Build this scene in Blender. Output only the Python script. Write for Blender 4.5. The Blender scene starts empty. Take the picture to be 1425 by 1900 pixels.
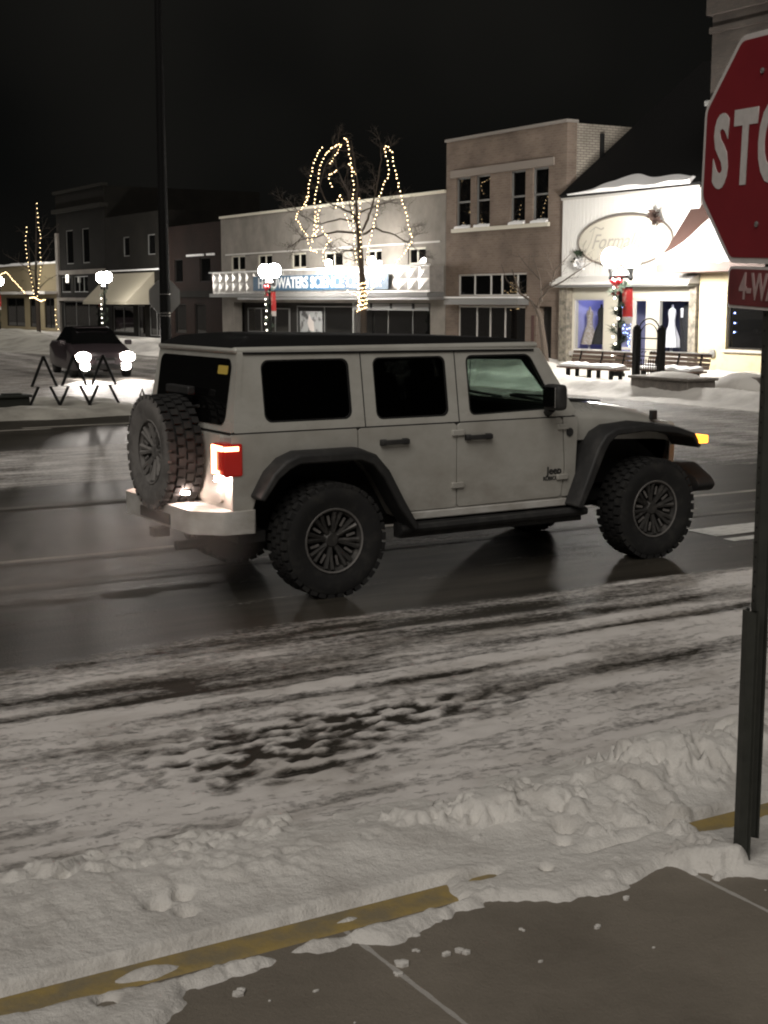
import bpy, bmesh, math, random
from mathutils import Vector, Matrix, noise as NZ
from mathutils.geometry import tessellate_polygon
R = math.radians
rnd = random.Random(7)
S = bpy.context.scene
C = S.collection

# ------------------------------------------------------------------ camera, sky, light, exposure
CAM_H, AZ, TILT = 2.12, R(59), math.atan(395/2600)
cd = bpy.data.cameras.new('camera'); cam = bpy.data.objects.new('camera', cd); C.objects.link(cam)
cd.sensor_fit = 'HORIZONTAL'; cd.sensor_width = 36; cd.lens = 36*2600/1425
cd.clip_start = .05; cd.clip_end = 2000
cam.location = (0, 0, CAM_H)
cam.rotation_euler = (math.pi/2 - TILT, 0, AZ - math.pi/2)
S.camera = cam
SUN_EL, SUN_AZ = R(48), R(222)         # glow of the street lights behind the camera, very soft
w = bpy.data.worlds.new('World'); S.world = w; w.use_nodes = True
wn = w.node_tree.nodes; wl = w.node_tree.links; wn.clear()
wo = wn.new('ShaderNodeOutputWorld'); bg = wn.new('ShaderNodeBackground')
tc = wn.new('ShaderNodeTexCoord'); nz = wn.new('ShaderNodeTexNoise'); cr = wn.new('ShaderNodeValToRGB')
nz.inputs['Scale'].default_value = 2.2; nz.inputs['Detail'].default_value = 3
cr.color_ramp.elements[0].position = .42; cr.color_ramp.elements[0].color = (.0028, .0029, .0027, 1)
cr.color_ramp.elements[1].position = .68; cr.color_ramp.elements[1].color = (.0105, .0100, .0086, 1)
wl.new(tc.outputs['Generated'], nz.inputs['Vector']); wl.new(nz.outputs['Fac'], cr.inputs['Fac'])
wl.new(cr.outputs['Color'], bg.inputs['Color']); bg.inputs['Strength'].default_value = 1.0
wl.new(bg.outputs[0], wo.inputs[0])
sd = bpy.data.lights.new('sun', 'SUN'); so = bpy.data.objects.new('sun', sd); C.objects.link(so)
sd.energy = 1.5; sd.angle = R(50); sd.color = (1.0, .935, .86)
so.rotation_euler = Vector((-math.cos(SUN_EL)*math.cos(SUN_AZ), -math.cos(SUN_EL)*math.sin(SUN_AZ), -math.sin(SUN_EL))).to_track_quat('-Z', 'Y').to_euler()
S.view_settings.view_transform = 'Standard'; S.view_settings.look = 'None'
S.view_settings.exposure = 0.0; S.view_settings.gamma = 1.0
S.render.engine = 'CYCLES'
S.cycles.use_denoising = True
S.cycles.pixel_filter_type = 'BLACKMAN_HARRIS'; S.cycles.filter_width = 2.1
S.cycles.max_bounces = 6; S.cycles.diffuse_bounces = 3; S.cycles.glossy_bounces = 3
S.cycles.transmission_bounces = 4; S.cycles.transparent_max_bounces = 16
S.cycles.sample_clamp_indirect = 3.0; S.cycles.caustics_reflective = False; S.cycles.caustics_refractive = False

# a point on the plane x = X seen at photo position (px, py): used to lay out facades in metres
_fw = Vector((math.cos(AZ)*math.cos(TILT), math.sin(AZ)*math.cos(TILT), -math.sin(TILT)))
_rt = Vector((math.sin(AZ), -math.cos(AZ), 0)); _up = _rt.cross(_fw)
def ray(px, py): return _fw + _rt*((px-712.5)/2600) + _up*((950-py)/2600)
def FX(px, py, X):
    d = ray(px, py); k = X/d.x; return (d.y*k, CAM_H+d.z*k)

# ------------------------------------------------------------------ object helpers
def link(o, parent=None):
    C.objects.link(o)
    if parent: o.parent = parent
    return o
def tag(o, label=None, cat=None, group=None, kind=None):
    if label: o['label'] = label
    if cat: o['category'] = cat
    if group: o['group'] = group
    if kind: o['kind'] = kind
    return o
def thing(name, label, cat, loc=(0, 0, 0), rz=0, group=None):
    o = link(bpy.data.objects.new(name, None)); o.location = loc; o.rotation_euler = (0, 0, rz)
    o.empty_display_size = .2
    return tag(o, label, cat, group)
def dup(root, loc, rz, label, group=None):
    r = root.copy(); C.objects.link(r); r.location = loc; r.rotation_euler = (0, 0, rz); tag(r, label, None, group)
    for ch in root.children:
        c = ch.copy(); C.objects.link(c); c.parent = r
        for g in ch.children:
            d = g.copy(); C.objects.link(d); d.parent = c
    return r
class MB:
    def __init__(s): s.v = []; s.f = []; s.m = []; s.cur = 0
    def add(s, vs, fs):
        b = len(s.v); s.v += [tuple(p) for p in vs]
        for f in fs: s.f.append(tuple(b+i for i in f)); s.m.append(s.cur)
        return s
    def box(s, c, d, rz=0, rx=0, ry=0):
        M = Matrix.Rotation(rz, 3, 'Z') @ Matrix.Rotation(ry, 3, 'Y') @ Matrix.Rotation(rx, 3, 'X')
        c = Vector(c); vs = []
        for i in (-.5, .5):
            for j in (-.5, .5):
                for k in (-.5, .5): vs.append(c + M @ Vector((i*d[0], j*d[1], k*d[2])))
        return s.add(vs, [(0, 1, 3, 2), (4, 6, 7, 5), (0, 4, 5, 1), (2, 3, 7, 6), (0, 2, 6, 4), (1, 5, 7, 3)])
    def bx(s, x0, x1, y0, y1, z0, z1): return s.box(((x0+x1)/2, (y0+y1)/2, (z0+z1)/2), (abs(x1-x0), abs(y1-y0), abs(z1-z0)))
    def ring(s, rings, closed=False, cap=True):
        n = len(rings[0]); b = len(s.v); vs = [p for r in rings for p in r]; fs = []
        m = len(rings)
        for i in range(m if closed else m-1):
            a, c = i*n, ((i+1) % m)*n
            for j in range(n): fs.append((a+j, a+(j+1) % n, c+(j+1) % n, c+j))
        if cap and not closed: fs.append(tuple(range(n))[::-1]); fs.append(tuple((m-1)*n+j for j in range(n)))
        return s.add(vs, fs)
    def tube(s, pts, r, n=6, cap=True):
        pts = [Vector(p) for p in pts]; rs = r if isinstance(r, (list, tuple)) else [r]*len(pts)
        rings = []; u = None
        for i, p in enumerate(pts):
            t = (pts[min(i+1, len(pts)-1)] - pts[max(i-1, 0)]).normalized()
            if u is None:
                u = t.orthogonal().normalized()
            else:
                u = (u - t*u.dot(t))
                u = u.normalized() if u.length > 1e-4 else t.orthogonal().normalized()
            v = t.cross(u)
            rings.append([p + (u*math.cos(2*math.pi*k/n) + v*math.sin(2*math.pi*k/n))*rs[i] for k in range(n)])
        return s.ring(rings, cap=cap)
    def lathe(s, c, axis, prof, n=24, cap=True):
        # prof: list of (r, h) along axis
        c = Vector(c); a = Vector(axis).normalized(); u = a.orthogonal().normalized(); v = a.cross(u)
        return s.ring([[c + a*h + (u*math.cos(2*math.pi*k/n)+v*math.sin(2*math.pi*k/n))*max(r, 1e-4) for k in range(n)] for r, h in prof], cap=cap)
    def ball(s, c, r, n=10, sc=(1, 1, 1)):
        c = Vector(c)
        return s.ring([[c + Vector((math.sin(t)*math.cos(2*math.pi*k/n)*r*sc[0], math.sin(t)*math.sin(2*math.pi*k/n)*r*sc[1], -math.cos(t)*r*sc[2])) for k in range(n)]
                       for t in [math.pi*(i+.02)/(n//2+.04) for i in range(n//2+1)]])
    def plate(s, outer, holes, fn, t):
        # polygon (u,v) with holes; fn(u,v,w) -> point; w = 0 front, t back
        loops = [outer]+list(holes); tri = tessellate_polygon([[Vector((p[0], p[1], 0)) for p in l] for l in loops])
        flat = [p for l in loops for p in l]; n = len(flat)
        vs = [fn(p[0], p[1], 0) for p in flat] + [fn(p[0], p[1], t) for p in flat]
        fs = [tuple(x) for x in tri] + [tuple(n+i for i in x[::-1]) for x in tri]
        b = 0
        for l in loops:
            k = len(l)
            for i in range(k): fs.append((b+i, b+(i+1) % k, n+b+(i+1) % k, n+b+i))
            b += k
        return s.add(vs, fs)
    def build(s, name, mats, parent=None, smooth=False, bevel=0, seg=2, angle=40):
        me = bpy.data.meshes.new(name); me.from_pydata(s.v, [], s.f)
        mats = mats if isinstance(mats, (list, tuple)) else [mats]
        for m in mats: me.materials.append(m)
        me.polygons.foreach_set('material_index', s.m)
        bm = bmesh.new(); bm.from_mesh(me)
        bmesh.ops.recalc_face_normals(bm, faces=bm.faces)
        if bevel:
            bmesh.ops.remove_doubles(bm, verts=bm.verts, dist=1e-5)
        bm.to_mesh(me); bm.free()
        o = link(bpy.data.objects.new(name, me), parent)
        if bevel:
            b = o.modifiers.new('b', 'BEVEL'); b.width = bevel; b.segments = seg; b.limit_method = 'ANGLE'; b.angle_limit = R(35)
        if smooth or bevel: me.shade_smooth(); me.set_sharp_from_angle(angle=R(angle))
        return o
def rrect(u0, u1, v0, v1, r, n=5):
    out = []
    for cx, cy, a0 in ((u1-r, v1-r, 0), (u0+r, v1-r, 90), (u0+r, v0+r, 180), (u1-r, v0+r, 270)):
        for k in range(n+1): a = R(a0+90*k/n); out.append((cx+r*math.cos(a), cy+r*math.sin(a)))
    return out
def rpoly(pts, r, n=5):
    out = []; m = len(pts)
    for i in range(m):
        p = Vector(pts[i]); a = (Vector(pts[i-1])-p); b = (Vector(pts[(i+1) % m])-p)
        rr = min(r, a.length*.45, b.length*.45); A = p+a.normalized()*rr; B = p+b.normalized()*rr
        for k in range(n+1):
            t = k/n; q = A*(1-t)**2 + p*2*t*(1-t) + B*t*t; out.append((q.x, q.y))
    return out
FACE = lambda X: (lambda u, v, w: (X+w, u, v))      # facade facing -X: u = y, v = z
def text(name, body, mat, size, parent, X, U, up=Vector((0, 0, 1)), loc=(0, 0, 0), ext=.01, offset=0, sx=1, shear=0, align='CENTER'):
    cu = bpy.data.curves.new(name, 'FONT'); cu.body = body; cu.size = size; cu.extrude = ext; cu.offset = offset
    cu.align_x = align; cu.align_y = 'CENTER'; cu.shear = shear; cu.resolution_u = 4
    t = bpy.data.objects.new(name+'_c', cu); C.objects.link(t)
    bpy.context.view_layer.update()
    me = bpy.data.meshes.new_from_object(t.evaluated_get(bpy.context.evaluated_depsgraph_get()))
    C.objects.unlink(t); bpy.data.objects.remove(t)
    Rv = Vector(U).normalized(); N = Rv.cross(up)
    M = Matrix((Rv*sx, up, N)).transposed().to_4x4(); M.translation = Vector(loc)
    me.transform(M); me.materials.clear(); me.materials.append(mat); me.name = name
    return link(bpy.data.objects.new(name, me), parent)

# ------------------------------------------------------------------ materials
def mat(name, col, rough=.6, metal=0, spec=.5, emit=None, es=0, noise=None, bump=None, trans=0, coat=0, coord='Object'):
    """noise = (scale, col2, lo, hi, (sx,sy,sz)) mixes col2 in; bump = (scale, strength, (sx,sy,sz))"""
    m = bpy.data.materials.new(name); m.use_nodes = True; nt = m.node_tree; b = nt.nodes['Principled BSDF']
    b.inputs['Base Color'].default_value = (*col, 1); b.inputs['Roughness'].default_value = rough
    b.inputs['Metallic'].default_value = metal; b.inputs['Specular IOR Level'].default_value = spec
    b.inputs['Coat Weight'].default_value = coat
    if emit: b.inputs['Emission Color'].default_value = (*emit, 1); b.inputs['Emission Strength'].default_value = es
    if trans: b.inputs['Transmission Weight'].default_value = trans
    if noise or bump:
        t = nt.nodes.new('ShaderNodeTexCoord')
    if noise:
        sc, c2, lo, hi = noise[:4]; st = noise[4] if len(noise) > 4 else (1, 1, 1)
        mp = nt.nodes.new('ShaderNodeMapping'); mp.inputs['Scale'].default_value = st
        n = nt.nodes.new('ShaderNodeTexNoise'); n.inputs['Scale'].default_value = sc; n.inputs['Detail'].default_value = 6; n.inputs['Roughness'].default_value = .62
        rp = nt.nodes.new('ShaderNodeMapRange'); rp.inputs['From Min'].default_value = lo; rp.inputs['From Max'].default_value = hi
        mx = nt.nodes.new('ShaderNodeMix'); mx.data_type = 'RGBA'; mx.inputs['A'].default_value = (*col, 1); mx.inputs['B'].default_value = (*c2, 1)
        nt.links.new(t.outputs[coord], mp.inputs[0]); nt.links.new(mp.outputs[0], n.inputs['Vector'])
        nt.links.new(n.outputs['Fac'], rp.inputs[0]); nt.links.new(rp.outputs[0], mx.inputs['Factor']); nt.links.new(mx.outputs['Result'], b.inputs['Base Color'])
    if bump:
        sc, stg = bump[:2]; st = bump[2] if len(bump) > 2 else (1, 1, 1)
        mp = nt.nodes.new('ShaderNodeMapping'); mp.inputs['Scale'].default_value = st
        n = nt.nodes.new('ShaderNodeTexNoise'); n.inputs['Scale'].default_value = sc; n.inputs['Detail'].default_value = 8; n.inputs['Roughness'].default_value = .65
        bp = nt.nodes.new('ShaderNodeBump'); bp.inputs['Strength'].default_value = stg; bp.inputs['Distance'].default_value = .02
        nt.links.new(t.outputs[coord], mp.inputs[0]); nt.links.new(mp.outputs[0], n.inputs['Vector'])
        nt.links.new(n.outputs['Fac'], bp.inputs['Height']); nt.links.new(bp.outputs[0], b.inputs['Normal'])
    return m
def nosample(m):
    m.cycles.emission_sampling = 'NONE'; return m
def glass(name, tint, alpha, rough=.02):
    m = bpy.data.materials.new(name); m.use_nodes = True; nt = m.node_tree; nt.nodes.clear()
    o = nt.nodes.new('ShaderNodeOutputMaterial'); mx = nt.nodes.new('ShaderNodeMixShader')
    t = nt.nodes.new('ShaderNodeBsdfTransparent'); t.inputs[0].default_value = (*tint, 1)
    g = nt.nodes.new('ShaderNodeBsdfGlossy'); g.inputs['Roughness'].default_value = rough
    f = nt.nodes.new('ShaderNodeFresnel'); f.inputs['IOR'].default_value = 1.5
    a = nt.nodes.new('ShaderNodeMath'); a.operation = 'ADD'; a.inputs[1].default_value = alpha; a.use_clamp = True
    ge = nt.nodes.new('ShaderNodeNewGeometry'); iv = nt.nodes.new('ShaderNodeMath'); iv.operation = 'SUBTRACT'; iv.inputs[0].default_value = 1; mu = nt.nodes.new('ShaderNodeMath'); mu.operation = 'MULTIPLY'
    nt.links.new(ge.outputs['Backfacing'], iv.inputs[1]); nt.links.new(f.outputs[0], a.inputs[0]); nt.links.new(a.outputs[0], mu.inputs[0]); nt.links.new(iv.outputs[0], mu.inputs[1]); nt.links.new(mu.outputs[0], mx.inputs[0]); nt.links.new(t.outputs[0], mx.inputs[1]); nt.links.new(g.outputs[0], mx.inputs[2]); nt.links.new(mx.outputs[0], o.inputs[0])
    return m
def brick(name, c1, c2, mortar, scale=1.0, bw=.22, bh=.075, side=False):
    m = bpy.data.materials.new(name); m.use_nodes = True; nt = m.node_tree; b = nt.nodes['Principled BSDF']
    tcn = nt.nodes.new('ShaderNodeTexCoord'); sp = nt.nodes.new('ShaderNodeSeparateXYZ'); ad = nt.nodes.new('ShaderNodeMath'); cb = nt.nodes.new('ShaderNodeCombineXYZ')
    nt.links.new(tcn.outputs['Object'], sp.inputs[0]); nt.links.new(sp.outputs['X'], ad.inputs[0]); nt.links.new(sp.outputs['Y'], ad.inputs[1])
    nt.links.new(ad.outputs[0], cb.inputs['X']); nt.links.new(sp.outputs['Z'], cb.inputs['Y'])
    br = nt.nodes.new('ShaderNodeTexBrick'); br.inputs['Scale'].default_value = 1; br.inputs['Brick Width'].default_value = bw; br.inputs['Row Height'].default_value = bh
    br.inputs['Mortar Size'].default_value = .010; br.inputs['Color1'].default_value = (*c1, 1); br.inputs['Color2'].default_value = (*c2, 1); br.inputs['Mortar'].default_value = (*mortar, 1)
    nt.links.new(cb.outputs[0], br.inputs['Vector'])
    n = nt.nodes.new('ShaderNodeTexNoise'); n.inputs['Scale'].default_value = .9; n.inputs['Detail'].default_value = 7
    nt.links.new(tcn.outputs['Object'], n.inputs['Vector'])
    mr = nt.nodes.new('ShaderNodeMapRange'); mr.inputs['From Min'].default_value = .3; mr.inputs['From Max'].default_value = .7; mr.inputs['To Min'].default_value = .72; mr.inputs['To Max'].default_value = 1.2
    mx = nt.nodes.new('ShaderNodeMix'); mx.data_type = 'RGBA'; mx.blend_type = 'MULTIPLY'; mx.inputs['Factor'].default_value = 1
    nt.links.new(n.outputs['Fac'], mr.inputs[0]); nt.links.new(br.outputs['Color'], mx.inputs['A']); nt.links.new(mr.outputs[0], mx.inputs['B']); nt.links.new(mx.outputs['Result'], b.inputs['Base Color'])
    bp = nt.nodes.new('ShaderNodeBump'); bp.inputs['Strength'].default_value = .5; bp.inputs['Distance'].default_value = .01; bp.invert = True
    nt.links.new(br.outputs['Fac'], bp.inputs['Height']); nt.links.new(bp.outputs[0], b.inputs['Normal'])
    b.inputs['Roughness'].default_value = .85
    return m
M = {}
M['snow'] = mat('snow', (.76, .74, .70), .75, noise=(4.2, (.50, .475, .44), .47, .80), bump=(34, .7))
M['snow_far'] = mat('snow_far', (.62, .60, .56), .8, noise=(1.1, (.42, .40, .38), .45, .7), bump=(9, .5))
M['snow_grey'] = mat('snow_grey', (.40, .385, .34), .8, noise=(1.1, (.20, .19, .165), .42, .7), bump=(9, .5))  # darker, greyer mottled snow for the corner bank and far mound
M['snow_clean'] = mat('snow_clean', (.85, .85, .85), .7, bump=(12, .3))
M['white_paint'] = mat('jeep_white', (.50, .495, .455), .28, coat=.4, noise=(2.6, (.36, .34, .30), .45, .85, (1, 1, 1.4)))
M['salty_lit_paint'] = mat('salty_lit_paint', (.60, .59, .56), .5, noise=(4, (.36, .34, .30), .4, .75, (1, 1, 2)))  # salt on the rocker; on the bumper also brightness of light falling there
def grime(m, z0, z1, col, amt):
    nt = m.node_tree; b = nt.nodes['Principled BSDF']; L = nt.links; src = b.inputs['Base Color'].links[0].from_socket
    t = nt.nodes.new('ShaderNodeTexCoord'); sp = nt.nodes.new('ShaderNodeSeparateXYZ'); L.new(t.outputs['Object'], sp.inputs[0])
    mr = nt.nodes.new('ShaderNodeMapRange'); mr.inputs['From Min'].default_value = z1; mr.inputs['From Max'].default_value = z0; L.new(sp.outputs['Z'], mr.inputs[0])
    mp = nt.nodes.new('ShaderNodeMapping'); mp.inputs['Scale'].default_value = (1.6, 1, 2.6); n = nt.nodes.new('ShaderNodeTexNoise'); n.inputs['Scale'].default_value = 2.4; n.inputs['Detail'].default_value = 9; n.inputs['Roughness'].default_value = .7
    L.new(t.outputs['Object'], mp.inputs[0]); L.new(mp.outputs[0], n.inputs['Vector'])
    a = nt.nodes.new('ShaderNodeMath'); a.operation = 'MULTIPLY_ADD'; a.inputs[1].default_value = 2.2; a.inputs[2].default_value = -.50; L.new(n.outputs['Fac'], a.inputs[0])
    c = nt.nodes.new('ShaderNodeMath'); c.operation = 'MULTIPLY'; c.use_clamp = True; L.new(a.outputs[0], c.inputs[0]); L.new(mr.outputs[0], c.inputs[1])
    d = nt.nodes.new('ShaderNodeMath'); d.operation = 'MULTIPLY'; d.inputs[1].default_value = amt; L.new(c.outputs[0], d.inputs[0])
    mx = nt.nodes.new('ShaderNodeMix'); mx.data_type = 'RGBA'; mx.inputs['B'].default_value = (*col, 1)
    L.new(d.outputs[0], mx.inputs['Factor']); L.new(src, mx.inputs['A']); L.new(mx.outputs['Result'], b.inputs['Base Color'])
    rg_ = nt.nodes.new('ShaderNodeMapRange'); rg_.inputs['To Min'].default_value = .25; rg_.inputs['To Max'].default_value = .75; L.new(d.outputs[0], rg_.inputs[0]); L.new(rg_.outputs[0], b.inputs['Roughness'])
grime(M['white_paint'], .45, 1.35, (.26, .235, .20), .85)
M['black_plastic'] = mat('black_plastic', (.022, .022, .022), .6, noise=(7, (.06, .058, .055), .5, .8))
M['gap'] = mat('gap_black', (.006, .006, .006), .9)
M['canvas'] = mat('canvas', (.012, .012, .012), .85)
M['rubber'] = mat('tyre_rubber', (.013, .013, .013), .85, noise=(9, (.045, .043, .038), .50, .85))
M['salt_rubber'] = mat('salted_rubber', (.20, .19, .18), .85, noise=(6, (.05, .048, .045), .45, .75))
M['rim'] = mat('rim_grey', (.06, .058, .055), .5, .4, noise=(12, (.16, .15, .14), .5, .8))
M['rim_edge'] = mat('rim_machined', (.24, .23, .22), .5, .5)
M['dark_glass'] = mat('dark_glass', (.004, .004, .004), .03, spec=.6)
M['clear_glass'] = glass('clear_glass', (.66, .72, .69), .02)
M['shop_glass'] = glass('shop_glass', (.92, .93, .94), .0)
M['tint_glass'] = glass('tint_glass', (.10, .10, .10), .02)
M['seat'] = mat('seat_cloth', (.02, .02, .02), .8)
M['tail'] = mat('tail_red', (.3, .01, .01), .2, emit=(1, .05, .03), es=.12)
M['tail_hot'] = mat('tail_hot', (.5, .1, .05), .2, emit=(1, .42, .20), es=9)
M['amber'] = mat('amber', (.5, .2, .02), .3, emit=(1, .33, .025), es=5)
M['bumper_fill'] = mat('bumper_fill_glow', (.9, .9, .9), .3, emit=(1, .76, .66), es=150)  # glow for the blocks added to brighten the rear bumper
M['chrome'] = mat('chrome', (.6, .6, .6), .15, 1)
M['sign_red'] = mat('sign_red', (.27, .024, .032), .42, noise=(6, (.22, .02, .028), .3, .8))
M['sign_white'] = mat('sign_white', (.74, .70, .68), .45, noise=(30, (.64, .61, .59), .4, .7))
M['plaque_red'] = mat('plaque_red', (.20, .045, .048), .5, noise=(9, (.15, .035, .037), .4, .7))
M['post_green'] = mat('post_green', (.045, .047, .040), .6, noise=(14, (.03, .032, .027), .4, .7))
M['galv'] = mat('galvanised', (.28, .28, .27), .45, .5)
M['iron'] = mat('iron_black', (.012, .012, .012), .5)
M['globe'] = mat('globe', (.9, .9, .9), .3, emit=(1, .95, .88), es=420)
M['bulb'] = nosample(mat('bulb', (.9, .8, .5), .3, emit=(1, .70, .36), es=13))
M['bulb_white'] = nosample(mat('bulb_white', (.9, .9, .8), .3, emit=(1, .93, .8), es=8))
M['bulb_blue'] = nosample(mat('bulb_blue', (.3, .4, .9), .3, emit=(.32, .45, 1), es=16))
M['bark'] = mat('bark', (.055, .042, .032), .9, bump=(20, .6))
M['wire'] = mat('wire_green', (.01, .02, .01), .7)
M['garland'] = mat('garland', (.02, .035, .018), .8)
M['bow'] = mat('bow_red', (.55, .02, .03), .45)
M['banner'] = mat('banner_red', (.50, .03, .03), .6, noise=(5, (.62, .35, .30), .55, .7))
M['banner_white'] = mat('banner_white', (.6, .55, .52), .6)
M['concrete'] = mat('sidewalk_concrete', (.175, .16, .14), .8)
M['wood'] = mat('bench_wood', (.15, .10, .075), .75, noise=(3, (.09, .06, .045), .4, .7, (8, 1, 8)))
M['planter'] = mat('planter', (.20, .18, .16), .85, noise=(8, (.12, .11, .10), .4, .7))
M['brick_brown'] = brick('brick_brown', (.20, .155, .125), (.165, .125, .10), (.19, .16, .135))
M['brick_pale'] = brick('brick_pale', (.36, .33, .28), (.31, .28, .24), (.15, .13, .11))
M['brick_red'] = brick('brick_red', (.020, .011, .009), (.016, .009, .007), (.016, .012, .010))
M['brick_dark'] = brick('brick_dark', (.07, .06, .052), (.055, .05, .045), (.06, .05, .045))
M['stone'] = mat('stone_veneer', (.28, .25, .20), .85, noise=(6, (.12, .11, .09), .42, .62), bump=(7, 1.0))
M['stucco_cream'] = mat('stucco_cream', (.60, .52, .34), .85, noise=(3, (.46, .38, .23), .5, .8))
M['siding_white'] = mat('siding_white', (.74, .73, .70), .6)
M['trim_white'] = mat('trim_white', (.52, .50, .47), .6)
M['trim_grey'] = mat('trim_grey', (.16, .16, .155), .6)
M['trim_cream'] = mat('trim_cream', (.58, .55, .46), .6)
M['shingle'] = mat('shingle', (.008, .008, .008), .9, bump=(9, .6, (1, 1, 4)))
M['shingle_red'] = mat('shingle_red', (.065, .038, .032), .8, bump=(9, .6))
M['fascia'] = mat('fascia', (.10, .058, .047), .7)
M['metal_panel'] = mat('metal_panel', (.55, .53, .50), .34, .55, noise=(4, (.40, .38, .36), .4, .7))
M['stucco_grey'] = mat('stucco_grey', (.25, .23, .205), .8, noise=(1.2, (.17, .158, .14), .35, .7, (1, 1, 1)))
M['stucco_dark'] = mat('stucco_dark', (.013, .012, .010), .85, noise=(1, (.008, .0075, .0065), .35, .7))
M['interior_dark'] = mat('interior_dark', (.03, .028, .026), .9)
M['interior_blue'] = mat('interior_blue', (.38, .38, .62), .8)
M['interior_deep'] = mat('interior_deep', (.05, .055, .10), .8)
M['sign_blue'] = mat('sign_blue', (.03, .085, .15), .5)
M['awning'] = mat('awning', (.34, .31, .24), .7)
M['gown'] = mat('gown_white', (.75, .75, .78), .8)
M['gown_tan'] = mat('gown_tan', (.38, .32, .27), .8, noise=(20, (.55, .5, .48), .45, .6))
M['suit'] = mat('suit_black', (.012, .012, .016), .8)
M['poster'] = mat('poster', (.35, .36, .36), .6, noise=(2.4, (.05, .05, .05), .5, .6))
M['blue_decal'] = mat('blue_decal', (.08, .14, .42), .5)
M['car_red'] = mat('car_maroon', (.045, .034, .038), .35, coat=.4)
M['car_white'] = mat('car_pearl', (.16, .15, .16), .3, coat=.5)
M['headlight'] = mat('headlight', (1, 1, 1), .2, emit=(1, .90, .80), es=40)
M['yellow_sticker'] = mat('yellow_sticker', (.65, .48, .10), .5)
M['green_dark'] = mat('hedge_dark', (.02, .022, .018), .9)

for k in ('stucco_dark', 'brick_red', 'brick_dark', 'brick_brown', 'brick_pale', 'shingle', 'interior_dark', 'stucco_grey', 'canvas', 'shingle_red', 'iron'):
    M[k].node_tree.nodes['Principled BSDF'].inputs['Specular IOR Level'].default_value = .12
def road_material():
    m = bpy.data.materials.new('road_slush'); m.use_nodes = True; nt = m.node_tree; b = nt.nodes['Principled BSDF']; L = nt.links
    at = nt.nodes.new('ShaderNodeAttribute'); at.attribute_name = 'snow_cover'
    t = nt.nodes.new('ShaderNodeTexCoord')
    def nz(scale, st, det=8, rough=.65):
        mp = nt.nodes.new('ShaderNodeMapping'); mp.inputs['Scale'].default_value = st; n = nt.nodes.new('ShaderNodeTexNoise')
        n.inputs['Scale'].default_value = scale; n.inputs['Detail'].default_value = det; n.inputs['Roughness'].default_value = rough
        L.new(t.outputs['Object'], mp.inputs[0]); L.new(mp.outputs[0], n.inputs['Vector']); return n
    def math_(op, a, bv, c=None, clamp=False):
        n = nt.nodes.new('ShaderNodeMath'); n.operation = op; n.use_clamp = clamp
        for i, q in enumerate((a, bv, c)):
            if q is None: continue
            if isinstance(q, (int, float)): n.inputs[i].default_value = q
            else: L.new(q, n.inputs[i])
        return n.outputs[0]
    n1 = nz(3.0, (.5, 3.2, 1)); n2 = nz(17, (1, 1.6, 1), 6, .75)
    s = math_('ADD', math_('MULTIPLY', n1.outputs['Fac'], .5), math_('MULTIPLY', n2.outputs['Fac'], .5))     # about .5 +- .1
    v = math_('SUBTRACT', math_('ADD', at.outputs['Fac'], math_('MULTIPLY', math_('SUBTRACT', s, .5), 3.2)), .5)
    k = math_('MULTIPLY_ADD', v, 1.7, .5, True)
    sn = nt.nodes.new('ShaderNodeMix'); sn.data_type = 'RGBA'; sn.inputs['A'].default_value = (.36, .33, .295, 1); sn.inputs['B'].default_value = (.74, .71, .68, 1)
    n3 = nz(1.7, (.7, 1.6, 1), 7, .6)
    L.new(math_('MULTIPLY_ADD', math_('SUBTRACT', math_('ADD', n3.outputs['Fac'], math_('MULTIPLY', at.outputs['Fac'], .35)), .62), 3.0, .4, True), sn.inputs['Factor'])
    asph = nt.nodes.new('ShaderNodeMix'); asph.data_type = 'RGBA'; asph.inputs['A'].default_value = (.026, .0235, .019, 1); asph.inputs['B'].default_value = (.060, .054, .044, 1)
    n4 = nz(2.0, (.35, 2.5, 1), 9, .75); L.new(math_('MULTIPLY_ADD', math_('SUBTRACT', n4.outputs['Fac'], .5), 3.0, .4, True), asph.inputs['Factor'])
    mx = nt.nodes.new('ShaderNodeMix'); mx.data_type = 'RGBA'
    L.new(k, mx.inputs['Factor']); L.new(asph.outputs['Result'], mx.inputs['A']); L.new(sn.outputs['Result'], mx.inputs['B']); L.new(mx.outputs['Result'], b.inputs['Base Color'])
    L.new(math_('MULTIPLY_ADD', k, .15, .58), b.inputs['Roughness']); b.inputs['Specular IOR Level'].default_value = .10
    bp = nt.nodes.new('ShaderNodeBump'); bp.inputs['Strength'].default_value = .7; bp.inputs['Distance'].default_value = .018
    n5 = nz(45, (1, 1.4, 1), 4, .7)
    L.new(math_('ADD', math_('MULTIPLY', k, .9), math_('MULTIPLY', n5.outputs['Fac'], .4)), bp.inputs['Height']); L.new(bp.outputs[0], b.inputs['Normal'])
    return m
M['road'] = road_material()
def kerb_material():
    m = mat('kerb_yellow', (.38, .28, .10), .8, noise=(7, (.26, .215, .13), .42, .64), bump=(40, .3)); return m
M['kerb'] = kerb_material()

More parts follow.
